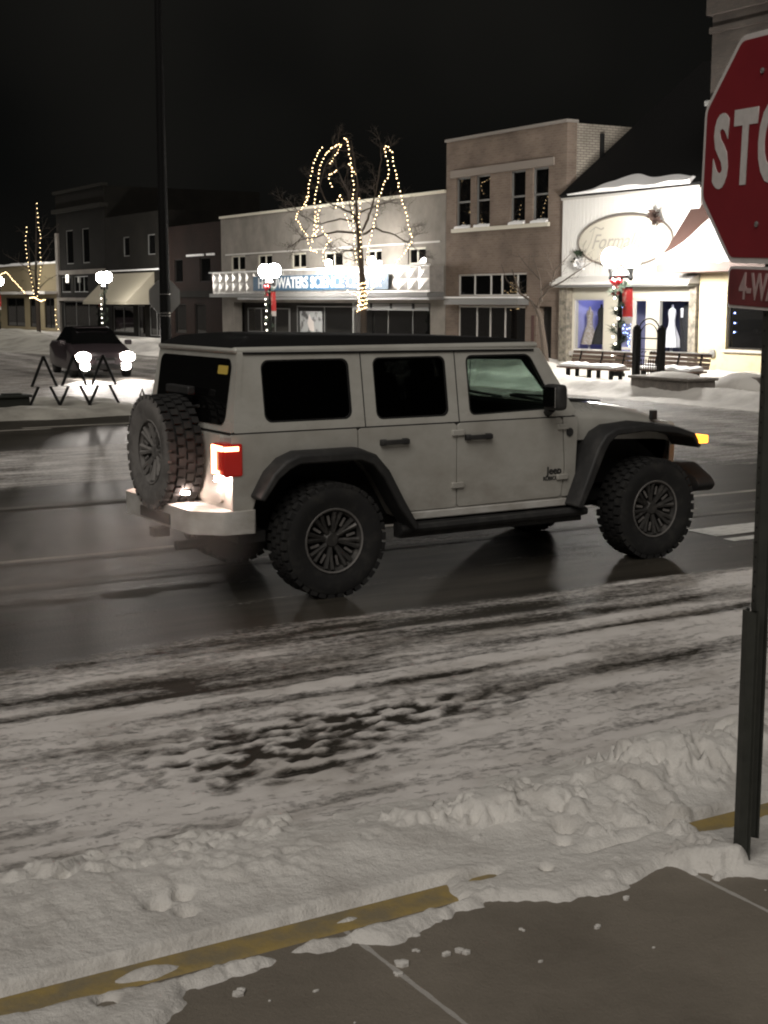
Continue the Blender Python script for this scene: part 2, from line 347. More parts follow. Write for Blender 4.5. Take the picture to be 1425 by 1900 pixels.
# ------------------------------------------------------------------ ground
def fbm(x, y, z=0, o=4): return NZ.fractal(Vector((x, y, z)), 1.0, 2.0, o)
def sm(a, b, x):
    t = max(0, min(1, (x-a)/(b-a))); return t*t*(3-2*t)
def gauss(x, y, cx, cy, rx, ry): return math.exp(-((x-cx)/rx)**2-((y-cy)/ry)**2)
KY = 3.84        # near kerb line
def cover(x, y):
    st = NZ.noise(Vector((x*.30, y*2.6+.25*math.sin(x*.5), 3)))          # streaks run along the street
    st2 = NZ.noise(Vector((x*.55, y*6.5, 9)))
    pt = NZ.noise(Vector((x*1.3, y*2.2, 5)))
    ww = y + .22*NZ.noise(Vector((x*.45, y*.3, 1)))
    if x < 11.5 or y < 13.5:
        if ww < 5.2: c = .95
        elif ww < 6.7: c = .86 + .25*pt
        elif ww < 8.0: c = .62 + .75*st + .3*st2 - .22*sm(6.7, 8.0, ww)
        else: c = .0
        c2 = -.14 + .35*st + .2*st2
        if ww >= 7.6: c = c*(1-sm(7.75, 8.05, ww)) + c2*sm(7.75, 8.05, ww)
        # dark rough clusters in the slush, tyre tracks
        c -= 1.0*gauss(x, y, 3.45, 5.95, .85, .26)*sm(-.10, .16, NZ.noise(Vector((x*7, y*12, 2))))
        c -= 1.1*gauss(x, y, 2.78, 5.66, .5, .36)*sm(-.05, .2, NZ.noise(Vector((x*8.5, y*11, 4))))
        c -= .70*gauss(x, y, 2.55, 6.85, 1.0, .05) + .55*gauss(x, y, 3.9, 6.45, 1.4, .06) + .35*gauss(x, y, 1.9, 4.98, 1.5, .07)
        c -= .5*gauss(x, y, 5.4, 6.1, 1.2, .13) + .5*gauss(x, y, 6.2, 6.9, 1.9, .06)
        c -= .8*gauss(x, y, 2.9, 7.0, .09, .09)
        c += .5*gauss(x, y, 6.1, 7.1, 1.3, .10) + .35*gauss(x, y, 4.6, 7.55, .9, .05)
        c += .50*gauss(x, y, 6.6, 10.3, 1.2, .35) + .3*gauss(x, y, 7.4, 9.2, .7, .35) + .30*gauss(x, y, 9.6, 10.6, 1.2, .5)
        c += .28*gauss(x, y, 3.2, 9.8, 1.6, .5)
        a, b_ = sm(15.2, 15.9, ww), sm(19.4, 20.2, ww); e = sm(24.2, 24.9, ww)
        far = .60 + .25*st
        c = c*(1-a) + a*far; c = c*(1-b_) + b_*(-.06+.35*st+.25*pt); c = c*(1-e) + e*.5
        q = sm(11, 14.5, x)*sm(11.5, 14, y)
        c = c*(1-q) + q*(.50+.35*st)
    else:
        c = .44 + .35*NZ.noise(Vector((x*2.0, y*.22, 3)))+.1*pt
    return max(-.3, min(1, c))
def grid_axis(lo, hi, f0, f1, step, grow=1.12):
    a = [f0]; 
    while a[-1] < f1: a.append(a[-1]+step)
    s = step
    while a[-1] < hi: s = min(s*grow, 12); a.append(a[-1]+s)
    b = []; s = step; v = f0
    while v > lo: s = min(s*grow, 12); v -= s; b.append(v)
    return b[::-1]+a
def sheet(name, xs, ys, zf, material, attr=None, label=None, skip=None, smooth=True):
    nx, ny = len(xs), len(ys); vs = []; at = []
    for y in ys:
        for x in xs:
            vs.append((x, y, zf(x, y)))
            if attr: at.append(attr(x, y))
    fs = []
    for j in range(ny-1):
        for i in range(nx-1):
            if skip and skip((xs[i]+xs[i+1])/2, (ys[j]+ys[j+1])/2): continue
            k = j*nx+i; fs.append((k, k+1, k+1+nx, k+nx))
    me = bpy.data.meshes.new(name); me.from_pydata(vs, [], fs); me.materials.append(material)
    if attr:
        a = me.attributes.new('snow_cover', 'FLOAT', 'POINT'); a.data.foreach_set('value', at)
    if smooth: me.shade_smooth()
    o = link(bpy.data.objects.new(name, me)); tag(o, label, kind='structure'); return o
xs = grid_axis(-160, 400, .3, 9, .05, 1.06); ys = grid_axis(-60, 420, 4.2, 9, .035, 1.035)
def road_z(x, y):
    if y < 3.9 or y > 11 or x > 14 or x < -1: return 0.0
    c = cover(x, y); c = max(0, c); q = c*(1-sm(7.5, 9, y)); return .020*c*sm(3.9, 4.4, y)*(1-sm(9, 11, y)) + .012*c*NZ.noise(Vector((x*5, y*9, 0))) + .016*q*NZ.noise(Vector((x*9, y*15, 3)))*sm(4.9, 5.2, y)*(1-.6*sm(6.3, 7, y))
sheet('road', xs, ys, road_z, M['road'], cover)

# near sidewalk slab with joints, painted kerb
def sidewalk_mat():
    m = mat('sidewalk', (.235, .207, .168), .85, noise=(2.1, (.165, .144, .115), .36, .68), bump=(70, .4))
    nt = m.node_tree; b = nt.nodes['Principled BSDF']; L = nt.links
    src = b.inputs['Base Color'].links[0].from_socket
    g = nt.nodes.new('ShaderNodeNewGeometry'); sp = nt.nodes.new('ShaderNodeSeparateXYZ'); L.new(g.outputs['Position'], sp.inputs[0])
    sub = nt.nodes.new('ShaderNodeMath'); sub.operation = 'SUBTRACT'; sub.inputs[1].default_value = 2.075-1.27*40; L.new(sp.outputs['X'], sub.inputs[0])
    md = nt.nodes.new('ShaderNodeMath'); md.operation = 'PINGPONG'; md.inputs[1].default_value = .635; L.new(sub.outputs[0], md.inputs[0])
    n = nt.nodes.new('ShaderNodeTexNoise'); n.inputs['Scale'].default_value = 9; L.new(g.outputs['Position'], n.inputs['Vector'])
    w_ = nt.nodes.new('ShaderNodeMath'); w_.operation = 'MULTIPLY'; w_.inputs[1].default_value = .017; L.new(n.outputs['Fac'], w_.inputs[0])
    lt = nt.nodes.new('ShaderNodeMath'); lt.operation = 'LESS_THAN'; L.new(md.outputs[0], lt.inputs[0]); L.new(w_.outputs[0], lt.inputs[1])
    mx = nt.nodes.new('ShaderNodeMix'); mx.data_type = 'RGBA'; mx.inputs['B'].default_value = (.45, .43, .40, 1)
    L.new(lt.outputs[0], mx.inputs['Factor']); L.new(src, mx.inputs['A']); L.new(mx.outputs['Result'], b.inputs['Base Color'])
    return m
m_ = MB(); m_.bx(-40, 16, -12, 3.690, -.02, .12); tag(m_.build('sidewalk', sidewalk_mat()), kind='structure')
m_ = MB(); m_.bx(-40, 16, 3.693, KY, -.02, .122); tag(m_.build('kerb', M['kerb'], bevel=.02), kind='structure')

# ploughed snow along the near kerb: edges come from where the snow surface dips below the slab
crnd = random.Random(3)
clods = []
for i in range(1500):
    x = crnd.uniform(-2, 9); 
    y = 4.45 + .28*math.sin(x*1.1) + crnd.gauss(0, .26); r = crnd.choice([.012, .016, .02, .03, .03, .045, .07])*crnd.uniform(.7, 1.25)
    if NZ.noise(Vector((x*1.3, y*2, 0)))+.15 < crnd.uniform(-.2, .6) and r > .016: continue
    if x < 2.3 and crnd.random() < .5: y = 4.85+crnd.gauss(0, .07); r = min(r, .035)
    if x > 2.3 and crnd.random() < .35: y = crnd.uniform(3.9, 4.5); r *= 1.3
    if abs(x-2.0) < .8 and y < 4.4: continue
    clods.append((x, y, r))
for x, y, r in ((3.05, 4.28, .16), (3.95, 4.34, .20), (4.2, 4.2, .13), (3.75, 4.15, .10), (1.42, 4.72, .06), (3.42, 3.50, .10), (3.46, 3.46, .09), (2.42, 3.62, .03), (3.05, 3.56, .025), (2.62, 3.66, .03), (2.75, 4.35, .1), (4.5, 4.45, .14), (3.3, 4.5, .1)): clods.append((x, y, r))
cell = {}
for c in clods:
    for i in range(int((c[0]-c[2])//.25), int((c[0]+c[2])//.25)+1):
        for j in range(int((c[1]-c[2])//.25), int((c[1]+c[2])//.25)+1): cell.setdefault((i, j), []).append(c)
holes_ = [(1.62, 4.15, .035), (1.72, 4.18, .03), (1.68, 4.06, .03), (3.18, 3.98, .035), (3.1, 3.88, .03), (3.24, 4.1, .025), (2.0, 4.62, .03), (2.2, 4.7, .035), (1.45, 4.6, .03), (4.25, 4.55, .06), (2.9, 3.72, .02), (1.25, 3.62, .03)]
def edge_y(x):   # where the thin snow on the slab ends towards the camera
    P = [(-3, 2.9), (.8, 3.2), (1.35, 3.44), (1.48, 3.58), (1.82, 3.645), (2.05, 3.60), (2.15, 3.53), (2.4, 3.60), (2.62, 3.645), (2.70, 3.58), (2.83, 3.50), (3.05, 3.49), (3.20, 3.53), (3.33, 3.555), (3.42, 3.40), (3.55, 3.27), (4.2, 3.1), (9, 3.1)]
    for a, b in zip(P, P[1:]):
        if x <= b[0]: return a[1]+(b[1]-a[1])*(x-a[0])/(b[0]-a[0])
    return 3.1
def near_snow(x, y):
    e = edge_y(x) + .035*NZ.noise(Vector((x*9, y*9, 3))) + .018*NZ.noise(Vector((x*28, y*28, 7)))
    z = .12 + .026*sm(-.015, .05, y-e) - .022*(1-sm(-.06, .0, y-e)) + .010*sm(0, .1, y-e)*NZ.noise(Vector((x*7, y*7, 1)))
    # bare yellow kerb stretches
    n = .05*NZ.noise(Vector((x*5, y*5, 11)))+.02*NZ.noise(Vector((x*18, y*18, 1)))
    g = sm(.0, .12, x-.4+n)*(1-sm(2.44, 2.62, x+n*2)) + sm(3.46, 3.62, x+n*2)*(1-sm(4.9, 5.2, x))
    g += .9*gauss(x, y, 2.68, 3.80, .07, .03) + .6*gauss(x, y, 3.25, 3.78, .16, .02)
    patch = gauss(x, y, 1.42, 3.74, .13, .04) + .8*gauss(x, y, 2.12, 3.75, .07, .015)
    yc = 3.779; wv = .082 + n*.45 + .035*gauss(x, 0, 2.0, 0, .7, 1)
    band = sm(wv+.025, wv-.01, abs(y-yc))
    z -= .055*band*max(0, min(1, g-patch))
    # berm
    t = y - KY
    cy = 4.33 + .10*math.sin(x*1.3+.5) + .06*NZ.noise(Vector((x*1.5, 0, 0)))
    hh = .020 + .03*NZ.noise(Vector((x*1.1, 4, 0))) + .055*sm(2.8, 4.0, x)
    if y > 3.80:
        up = sm(3.87, cy, y) if y < cy else 1-sm(cy, cy+.75, y)
        base = .12 if y < cy-.1 else .12*(1-sm(cy-.1, cy+.7, y)) 
        zb = base + .02 + hh*up*1.0 - .02*sm(cy+.3, cy+.8, y)
        zb += ((.026+.02*sm(2.8, 3.8, x))*NZ.noise(Vector((x*2.6, y*2.9, 2))) + .016*NZ.noise(Vector((x*9, y*9, 5)))*sm(3.95, 4.3, y) + (.004+.012*sm(.0, .35, NZ.noise(Vector((x*1.7, y*2.4, 31)))))*NZ.noise(Vector((x*21, y*21, 5))) + .005*NZ.noise(Vector((x*48, y*48, 5))))*sm(3.85, 4.15, y)*(1-.6*sm(cy+.35, cy+.8, y))
        k = sm(3.85, 3.91, y+n*.4); z = z*(1-k)+zb*k
    else:
        z += .004*NZ.noise(Vector((x*26, y*26, 5)))
    add = 0
    for cx, cy_, r in cell.get((int(x//.25), int(y//.25)), ()):
        dx, dy = x-cx, y-cy_; d = (.55*math.hypot(dx*.9, dy)+.55*max(abs(dx*math.cos(cx*40)+dy*math.sin(cx*40)), abs(dy*math.cos(cx*40)-dx*math.sin(cx*40))))*(1+.75*NZ.noise(Vector((x*22+cx*9, y*22, cx))))
        if d < r: add = max(add, r*.75*min(.62, 1-(d/r)**1.5)*(1.3 if r < .1 else .9))
    z += add*(1-.7*sm(4.9, 5.3, y))
    for cx, cy_, r in holes_:
        d = math.hypot(x-cx, y-cy_)
        if d < r*1.6: z -= .05*(1-sm(r*.5, r*1.6, d))
    return z - .05*sm(5.0, 5.25, y)
sx = grid_axis(-9, 14, .7, 4.9, .013, 1.05); sy = []
v = 2.7
while v < 5.3: sy.append(v); v += .013
sheet('snow_bank', sx, sy, near_snow, M['snow'], skip=lambda x, y: y < edge_y(x)-.25)

r_ = random.Random(21); b = MB()
for x, y, q in [(2.12, 3.42, .020), (2.20, 3.45, .014), (2.06, 3.36, .012), (2.55, 3.40, .012), (2.48, 3.20, .010), (2.26, 3.38, .022), (2.31, 3.37, .016), (2.78, 3.30, .014), (3.0, 3.42, .016), (1.62, 3.50, .018), (1.8, 3.40, .010)] + [(r_.uniform(1.2, 4), 3.55-abs(r_.gauss(0, .28)), r_.uniform(.004, .010)) for _ in range(5)]:
    for k in range(2 if q > .01 else 1):
        b.ball((x+r_.uniform(-q, q), y+r_.uniform(-q, q), .121+q*.2), q*r_.uniform(.6, 1), 6, (r_.uniform(.8, 1.5), r_.uniform(.7, 1.2), r_.uniform(.35, .6)))
tag(b.build('snow_crumbs', M['snow']), kind='stuff', label='small crumbs of snow scattered on the bare sidewalk slab', cat='snow')

# far side: ploughed bank and snowy pavement in front of the shops, corner bank with the trees
m_ = MB(); m_.bx(20.7, 60, 10, 140, -.02, .12); tag(m_.build('sidewalk', M['concrete']), kind='structure')
def far_snow(x, y):
    bank = gauss(x, 0, 20.9, 0, .8, 1)*(.10+.08*fbm(y*.45, x*.6, 1)+.05*fbm(y*1.3, x*1.3, 5))*(1 if y < 36 else 1.7)
    walk = .12 + .05 + .05*fbm(x*.8, y*.6, 2) + .12*sm(25.7, 26.4, x)*(1 if y < 36 else .4)
    if y < 36: walk += .10*gauss(x, y, 24.2, 30.5, 1.5, 2.0) + .22*gauss(x, y, 23.6, 31.2, .5, .6) + .14*gauss(x, y, 23.5, 24, 1.5, 2)
    base = walk*sm(20.3, 20.9, x) - .03*(1-sm(19.6, 20.4, x))
    return base + bank + .03*fbm(x*3, y*3, 8)*sm(19.5, 20.2, x)
a_ = [19.3+.13*i for i in range(56)]; b_ = grid_axis(12, 130, 20, 36, .11, 1.04)
sheet('snow_bank', a_, b_, far_snow, M['snow_far'])
def corner_snow(x, y):
    e = min(sm(10.55, 9.7, x+.25*fbm(y*.8, 1)), sm(24.3, 24.9, y+.2*fbm(x*.7, 4)), sm(28.8, 28.2, y))
    return -.04 + e*(.17+.08*fbm(x*.7, y*.7, 3)+.03*fbm(x*3, y*3, 1))
sheet('snow_bank', [-6+.13*i for i in range(131)], [24+.12*i for i in range(42)], corner_snow, M['snow_grey'])
def hill_snow(x, y):
    return -.05 + .75*gauss(x, y, 19.0, 66, 2.2, 9)*(1+.3*fbm(x*.5, y*.3, 3))
sheet('snow_mound', [14+.3*i for i in range(33)], [48+.6*i for i in range(64)], hill_snow, M['snow_grey'])

# lane lines and worn crosswalk bars, each a thin sheet just above the road
def strip(x0, x1, y0, y1, material, n=60):
    v = []; f = []
    for i in range(n+1):
        x = x0+(x1-x0)*i/n; j = .02*NZ.noise(Vector((x*3, y0, 1)))
        z = max(road_z(x, y0), road_z(x, y1))+.004
        v += [(x, y0+j, z), (x, y1+j*.6, z)]
    me = MB(); me.add(v, [(2*i, 2*i+2, 2*i+3, 2*i+1) for i in range(n)]); return me
M['line'] = mat('road_paint', (.40, .37, .32), .7, noise=(5, (.12, .11, .095), .42, .66, (.6, 3, 1)))
M['line_faint'] = mat('road_paint_faint', (.13, .12, .10), .7, noise=(2, (.07, .065, .055), .35, .65, (.6, 3, 1)))
M['bar'] = mat('crosswalk_paint', (.70, .70, .66), .6, noise=(7, (.25, .24, .22), .5, .72, (1, 4, 1)))
for nm, a in (('lane_line', (-10, 30, 11.14, 11.24, M['line'])), ('lane_line', (-10, 12, 14.05, 14.22, M['line_faint'])), ('lane_line', (-10, 14, 10.1, 10.22, M['line_faint'])), ('lane_line', (4.5, 7.2, 22.6, 22.75, M['line'])), ('lane_line', (6.8, 9.5, 22.9, 23.05, M['line'])),
              ('crosswalk_bar', (9.0, 12.5, 9.15, 9.55, M['bar'])), ('crosswalk_bar', (8.95, 12, 8.88, 9.02, M['bar']))):
    tag(strip(*a).build(nm, a[4]), kind='structure')

# ------------------------------------------------------------------ the white off-road car
jeep = thing('off_road_car', 'white boxy four-door off-road car with black flares driving along the slushy street', 'car', (4.78, 9.56, 0), 0)
WHT, BLK = M['white_paint'], M['black_plastic']
HW = .79
def side_y(z): return HW if z < 1.19 else HW-(z-1.19)*.16
# tub with wheel-arch notches
prof = [(-.72, .62), (-.60, .58), (-.52, .86), (-.34, 1.0), (.30, 1.0), (.46, .84), (.66, .50), (2.24, .53), (2.28, .60), (2.28, 1.19), (-.72, 1.19)]
b = MB(); b.plate(prof, [], lambda u, v, w: (u, -HW+.012+w, v), 2*HW-.024); body = b.build('body', WHT, jeep, bevel=.02)
# outer skins: quarter panel, doors, cowl side, with real gaps between them
def skin(nm, poly, r=.03, lab=None):
    for s in (-1, 1):
        b = MB(); b.plate(rpoly(poly, r, 4), [], lambda u, v, w: (u, s*(HW+.004-w), v), .03); o = b.build(nm, WHT, jeep, bevel=.006, seg=1)
        if s == -1: yield o
        else: other.append(o)
other = []
q = list(skin('quarter_panel', [(-.735, .64), (-.60, .60), (-.52, .86), (-.34, 1.0), (.262, 1.0), (.262, 1.195), (-.735, 1.195)], .015))[0]
rd = list(skin('door', [(.274, 1.195), (.274, .985), (.33, .985), (.47, .83), (.645, .555), (1.125, .555), (1.125, 1.195)]))[0]
fd = list(skin('door', [(1.137, .555), (2.13, .565), (2.16, .80), (2.13, 1.195), (1.137, 1.195)]))[0]
cw = list(skin('cowl_panel', [(2.142, 1.195), (2.172, .80), (2.142, .565), (2.27, .565), (2.30, 1.195)], .01))[0]
b = MB(); b.bx(-.722, 2.27, -HW-.001, HW+.001, 1.196, 1.204); b.build('belt_seam', M['gap'], jeep)
# rocker: salty lower band and black step rail
b = MB(); b.bx(.70, 2.24, -HW-.004, HW+.004, .485, .548); b.build('rocker_panel', M['salty_lit_paint'], jeep, bevel=.01)
for s in (-1, 1):
    b = MB(); b.tube([(.60, s*.84, .43), (2.36, s*.84, .44)], .035, 8); b.bx(.62, 2.34, s*.76-.05, s*.76+.05, .36, .47); b.build('rock_rail', BLK, jeep, smooth=True)
b = MB(); b.bx(-.6, 3.4, -.42, .42, .40, .60); b.bx(-.70, 3.5, -.52, -.40, .46, .60); b.bx(-.70, 3.5, .40, .52, .46, .60); b.lathe((0, -.7, .40), (0, 1, 0), [(.055, 0), (.055, 1.4)], 10); b.lathe((3.05, -.7, .40), (0, 1, 0), [(.055, 0), (.055, 1.4)], 10); b.ball((.02, .0, .40), .17, 12); b.ball((3.05, .2, .40), .15, 12); b.build('chassis', BLK, jeep, smooth=True)
# handles, hinges, latch badge
for d, x in ((rd, .45), (fd, 1.20)):
    b = MB(); b.bx(x, x+.24, -HW-.045, -HW-.018, 1.065, 1.10); b.bx(x, x+.05, -HW-.03, -HW, 1.06, 1.105); b.bx(x+.19, x+.24, -HW-.03, -HW, 1.06, 1.105); b.build('door_handle', BLK, d, bevel=.006)
for x in (2.06, 1.06):
    for z in (1.10, .70):
        b = MB(); b.bx(x+.02, x+.13, -HW-.024, -HW+.002, z, z+.045); b.build('hinge', WHT, fd if x > 2 else rd, bevel=.006)
b = MB(); b.lathe((2.21, -HW-.004, 1.075), (0, -1, 0), [(.035, 0), (.035, .008), (.02, .012)], 16); b.build('fender_badge', BLK, jeep)
text('emblem', 'Jeep', BLK, .085, jeep, 0, (1, 0, 0), loc=(2.06, -HW-.006, .775), ext=.002, offset=.002)
text('emblem', 'RUBICON', BLK, .042, jeep, 0, (1, 0, 0), loc=(2.045, -HW-.006, .715), ext=.002, offset=.001)
# greenhouse sides with window openings
SP = lambda s: (lambda u, v, w: (u, s*(side_y(v)-w), v))
wins = [rrect(-.47, .235, 1.265, 1.70, .06), rrect(.435, 1.07, 1.25, 1.70, .055), rpoly([(1.255, 1.245), (2.07, 1.265), (2.07, 1.31), (1.86, 1.70), (1.255, 1.70)], .06)]
go = [(-.72, 1.205), (2.25, 1.205), (2.28, 1.24), (1.955, 1.745), (-.635, 1.775)]
for s in (-1, 1):
    b = MB(); b.plate(rpoly(go, .02, 3), wins, SP(s), .045); b.build('side_frame', WHT, jeep)
    for i, wdw in enumerate(wins):
        b = MB(); cx = sum(p[0] for p in wdw)/len(wdw); cz = sum(p[1] for p in wdw)/len(wdw)
        big = [(cx+(p[0]-cx)*1.02, cz+(p[1]-cz)*1.02) for p in wdw]
        b.plate(big, [], lambda u, v, w: (u, s*(side_y(v)-.018-w), v), .004); b.build('window', M['clear_glass'] if i == 2 else M['tint_glass'], jeep)
        inn = [(cx+(p[0]-cx)*.965, cz+(p[1]-cz)*.945) for p in wdw]
        b = MB(); b.plate(wdw, [inn], lambda u, v, w: (u, s*(side_y(v)-.004-w), v), .012); b.build('window_seal', M['gap'], jeep)
    for x in (.335, 1.155):       # vertical door gaps on the pillars
        b = MB(); b.plate([(x-.004, 1.205), (x+.004, 1.205), (x+.004, 1.742), (x-.004, 1.742)], [], lambda u, v, w: (u, s*(side_y(v)+.0015-w), v), .004); b.build('door_gap', M['gap'], jeep)
    b = MB(); b.tube([(-.60, s*(side_y(1.745)+.006), 1.748), (1.90, s*(side_y(1.735)+.006), 1.728)], .009, 6); b.build('drip_rail', M['gap'], jeep)
# rear wall with window; x leans forward with height
RX = lambda z: -.722+(z-1.19)*.15
b = MB(); b.plate(rpoly([(-.787, 1.205), (.787, 1.205), (.70, 1.775), (-.70, 1.775)], .03, 3), [rrect(-.62, .62, 1.27, 1.69, .06)], lambda u, v, w: (RX(v)+w, u, v), .045); b.build('rear_frame', WHT, jeep)
b = MB(); b.plate(rrect(-.64, .64, 1.25, 1.71, .07), [], lambda u, v, w: (RX(v)-.008+w, u, v), .006); rg = b.build('rear_window', M['dark_glass'], jeep)
b = MB(); b.plate(rrect(-.60, -.44, 1.60, 1.66, .008, 2), [], lambda u, v, w: (RX(v)-.012+w, u, v), .003); b.build('sticker', M['yellow_sticker'], rg)
b = MB(); b.tube([(RX(1.3)-.03, .0, 1.33), (RX(1.4)-.035, -.22, 1.36)], .012, 6); b.build('rear_wiper', BLK, jeep)
b = MB(); b.plate(rrect(-.62, .62, .70, 1.185, .03), [], lambda u, v, w: (-.742+w, u, v), .03); tg = b.build('tailgate', WHT, jeep, bevel=.006, seg=1)
# windshield
WX = lambda z: 2.275-(z-1.235)*.63
b = MB(); b.plate(rpoly([(-.78, 1.225), (.78, 1.225), (.70, 1.745), (-.70, 1.745)], .03, 3), [rrect(-.66, .66, 1.29, 1.69, .05)], lambda u, v, w: (WX(v)-w+.01, u, v), .05); b.build('windscreen_frame', WHT, jeep)
b = MB(); b.plate(rrect(-.67, .67, 1.28, 1.70, .05), [], lambda u, v, w: (WX(v)-.02-w, u, v), .005); b.build('windscreen', M['clear_glass'], jeep)
# roof: white rim, black folding canvas panel
b = MB(); b.bx(-.66, 1.955, -.70, .70, 1.742, 1.79); b.build('roof', WHT, jeep, bevel=.028, seg=3)
b = MB()
b.ring([[(-.66, -.655, 1.785), (-.66, .655, 1.785), (-.64, .64, 1.80), (-.64, -.64, 1.80)], [(-.52, -.655, 1.785), (-.52, .655, 1.785), (-.50, .62, 1.85), (-.50, -.62, 1.85)], [(-.1, -.655, 1.785), (-.1, .655, 1.785), (-.1, .62, 1.868), (-.1, -.62, 1.868)], [(.8, -.655, 1.785), (.8, .655, 1.785), (.8, .62, 1.852), (.8, -.62, 1.852)], [(1.72, -.655, 1.785), (1.72, .655, 1.785), (1.70, .62, 1.825), (1.70, -.62, 1.825)], [(1.90, -.64, 1.785), (1.90, .64, 1.785), (1.88, .62, 1.795), (1.88, -.62, 1.795)]])
b.build('canvas_top', M['canvas'], jeep, bevel=.01)
# bonnet
b = MB(); rings = []
for x, hw, ze, zt, z0 in ((2.22, .745, 1.215, 1.272, 1.0), (2.5, .73, 1.20, 1.29, 1.0), (2.9, .69, 1.165, 1.262, .98), (3.3, .64, 1.115, 1.205, .96), (3.48, .61, 1.08, 1.15, .94), (3.55, .60, 1.03, 1.09, .92)):
    rings.append([(x, -hw, z0), (x, -hw, ze-.04), (x, -hw+.025, ze), (x, -hw*.80, ze+(zt-ze)*.45), (x, -hw*.62, zt-.012), (x, -hw*.3, zt), (x, hw*.3, zt), (x, hw*.62, zt-.012), (x, hw*.80, ze+(zt-ze)*.45), (x, hw-.025, ze), (x, hw, ze-.04), (x, hw, z0)])
b.ring(rings); hood = b.build('bonnet', WHT, jeep, smooth=True, angle=50)
for y in (-.30, .30): b = MB(); b.box((2.72, y, 1.287), (.36, .18, .02), ry=R(4)); b.build('bonnet_vent', BLK, hood, bevel=.004)
b = MB(); b.bx(2.14, 2.30, -.70, .70, 1.20, 1.275); b.build('cowl_grille', BLK, jeep, bevel=.01)
for y in (-.35, .25): b = MB(); b.tube([(2.30, y, 1.29), (2.16, y+.30, 1.33)], .012, 6); b.build('wiper', BLK, jeep)
b = MB(); b.bx(2.25, 3.50, -.60, .60, .62, 1.0); b.build('engine_bay', M['gap'], jeep)
for y in (-.64, .64): b = MB(); b.bx(3.26, 3.33, y-.02, y+.02, 1.12, 1.20); b.build('bonnet_latch', BLK, hood, bevel=.01)
# grille, lamps, front bumper
b = MB(); slots = [rrect(-.27+.077*i, -.27+.077*i+.04, .74, 1.0, .018, 3) for i in range(7)]
b.plate(rrect(-.60, .60, .66, 1.09, .06), slots, lambda u, v, w: (3.60-w, u, v), .06); gr = b.build('grille', WHT, jeep)
b = MB(); b.bx(3.50, 3.53, -.58, .58, .68, 1.05); b.build('grille_mesh', M['gap'], gr)
for s in (-1, 1):
    b = MB(); b.lathe((3.585, s*.42, .90), (1, 0, 0), [(.105, 0), (.10, .03), (.05, .045)], 24); b.build('headlight', M['chrome'], jeep)
    b = MB(); b.box((3.60, s*.85, .965), (.10, .22, .065)); b.build('turn_signal', M['amber'], jeep, bevel=.008)
b = MB(); b.plate(rpoly([(-.80, .62), (-.86, .56), (-.80, .50), (.80, .50), (.86, .56), (.80, .62), (.55, .72), (-.55, .72)], .03, 3), [], lambda u, v, w: (3.95-w-.0006*abs(u)**1*220*abs(u)*.9, u, v), .20); fb = b.build('front_bumper', BLK, jeep, bevel=.02)
for s in (-1, 1):
    b = MB(); b.tube([(3.90, s*.25, .50), (4.0, s*.25, .52), (4.0, s*.25, .60), (3.92, s*.25, .62)], .014, 6); b.build('tow_hook', M['bow'], fb)
    b = MB(); b.lathe((3.90, s*.60, .60), (1, 0, 0), [(.05, 0), (.05, .03), (.02, .035)], 14); b.build('fog_lamp', M['chrome'], fb)
# flares: swept bands sticking out from the body
def band(path, th, y0, y1):
    out = [Vector(p) for p in path]; inn = []
    for i, p in enumerate(out):
        t = (out[min(i+1, len(out)-1)]-out[max(i-1, 0)]).normalized(); nrm = Vector((t.y, -t.x)); inn.append(p+nrm*(th[i] if isinstance(th, list) else th))
    b = MB(); rings = []
    for o, n_ in zip(out, inn):
        rings.append([(o.x, y0, o.y), (o.x, y0+(y1-y0)*.78, o.y), (o.x+(n_.x-o.x)*.25, y1, o.y+(n_.y-o.y)*.25), (n_.x, y1, n_.y), (n_.x, y0, n_.y)])
    b.ring(rings); return b
rp = [(-.60, .76), (-.50, .93), (-.40, 1.02), (-.28, 1.065), (.22, 1.065), (.36, 1.01), (.47, .89), (.60, .66), (.72, .46)]
fp = [(2.17, .50), (2.27, .72), (2.38, .96), (2.47, 1.065), (2.60, 1.115), (2.95, 1.13), (3.30, 1.095), (3.52, 1.03), (3.60, .92)]
for s in (-1, 1):
    band(rp, [.05, .075, .085, .085, .085, .085, .085, .08, .06], s*(HW-.06), s*.945).build('fender_flare', BLK, jeep, bevel=.012)
    band(fp, [.08, .10, .11, .10, .075, .07, .07, .06, .05], s*.60, s*.945).build('fender_flare', BLK, jeep, bevel=.012)
    b = MB(); b.plate([(2.2, .52), (2.45, 1.03), (2.6, 1.08), (3.4, 1.04), (3.5, .9), (3.45, .75), (3.1, .98), (2.8, .98), (2.6, .8), (2.45, .5)], [], lambda u, v, w: (u, s*(.60-w), v), .03); b.build('inner_fender', M['gap'], jeep)
    b = MB(); b.plate([(-.72, .5), (-.6, 1.0), (.5, 1.0), (.7, .5)], [], lambda u, v, w: (u, s*(.55-w), v), .02); b.build('arch_liner', M['gap'], jeep)
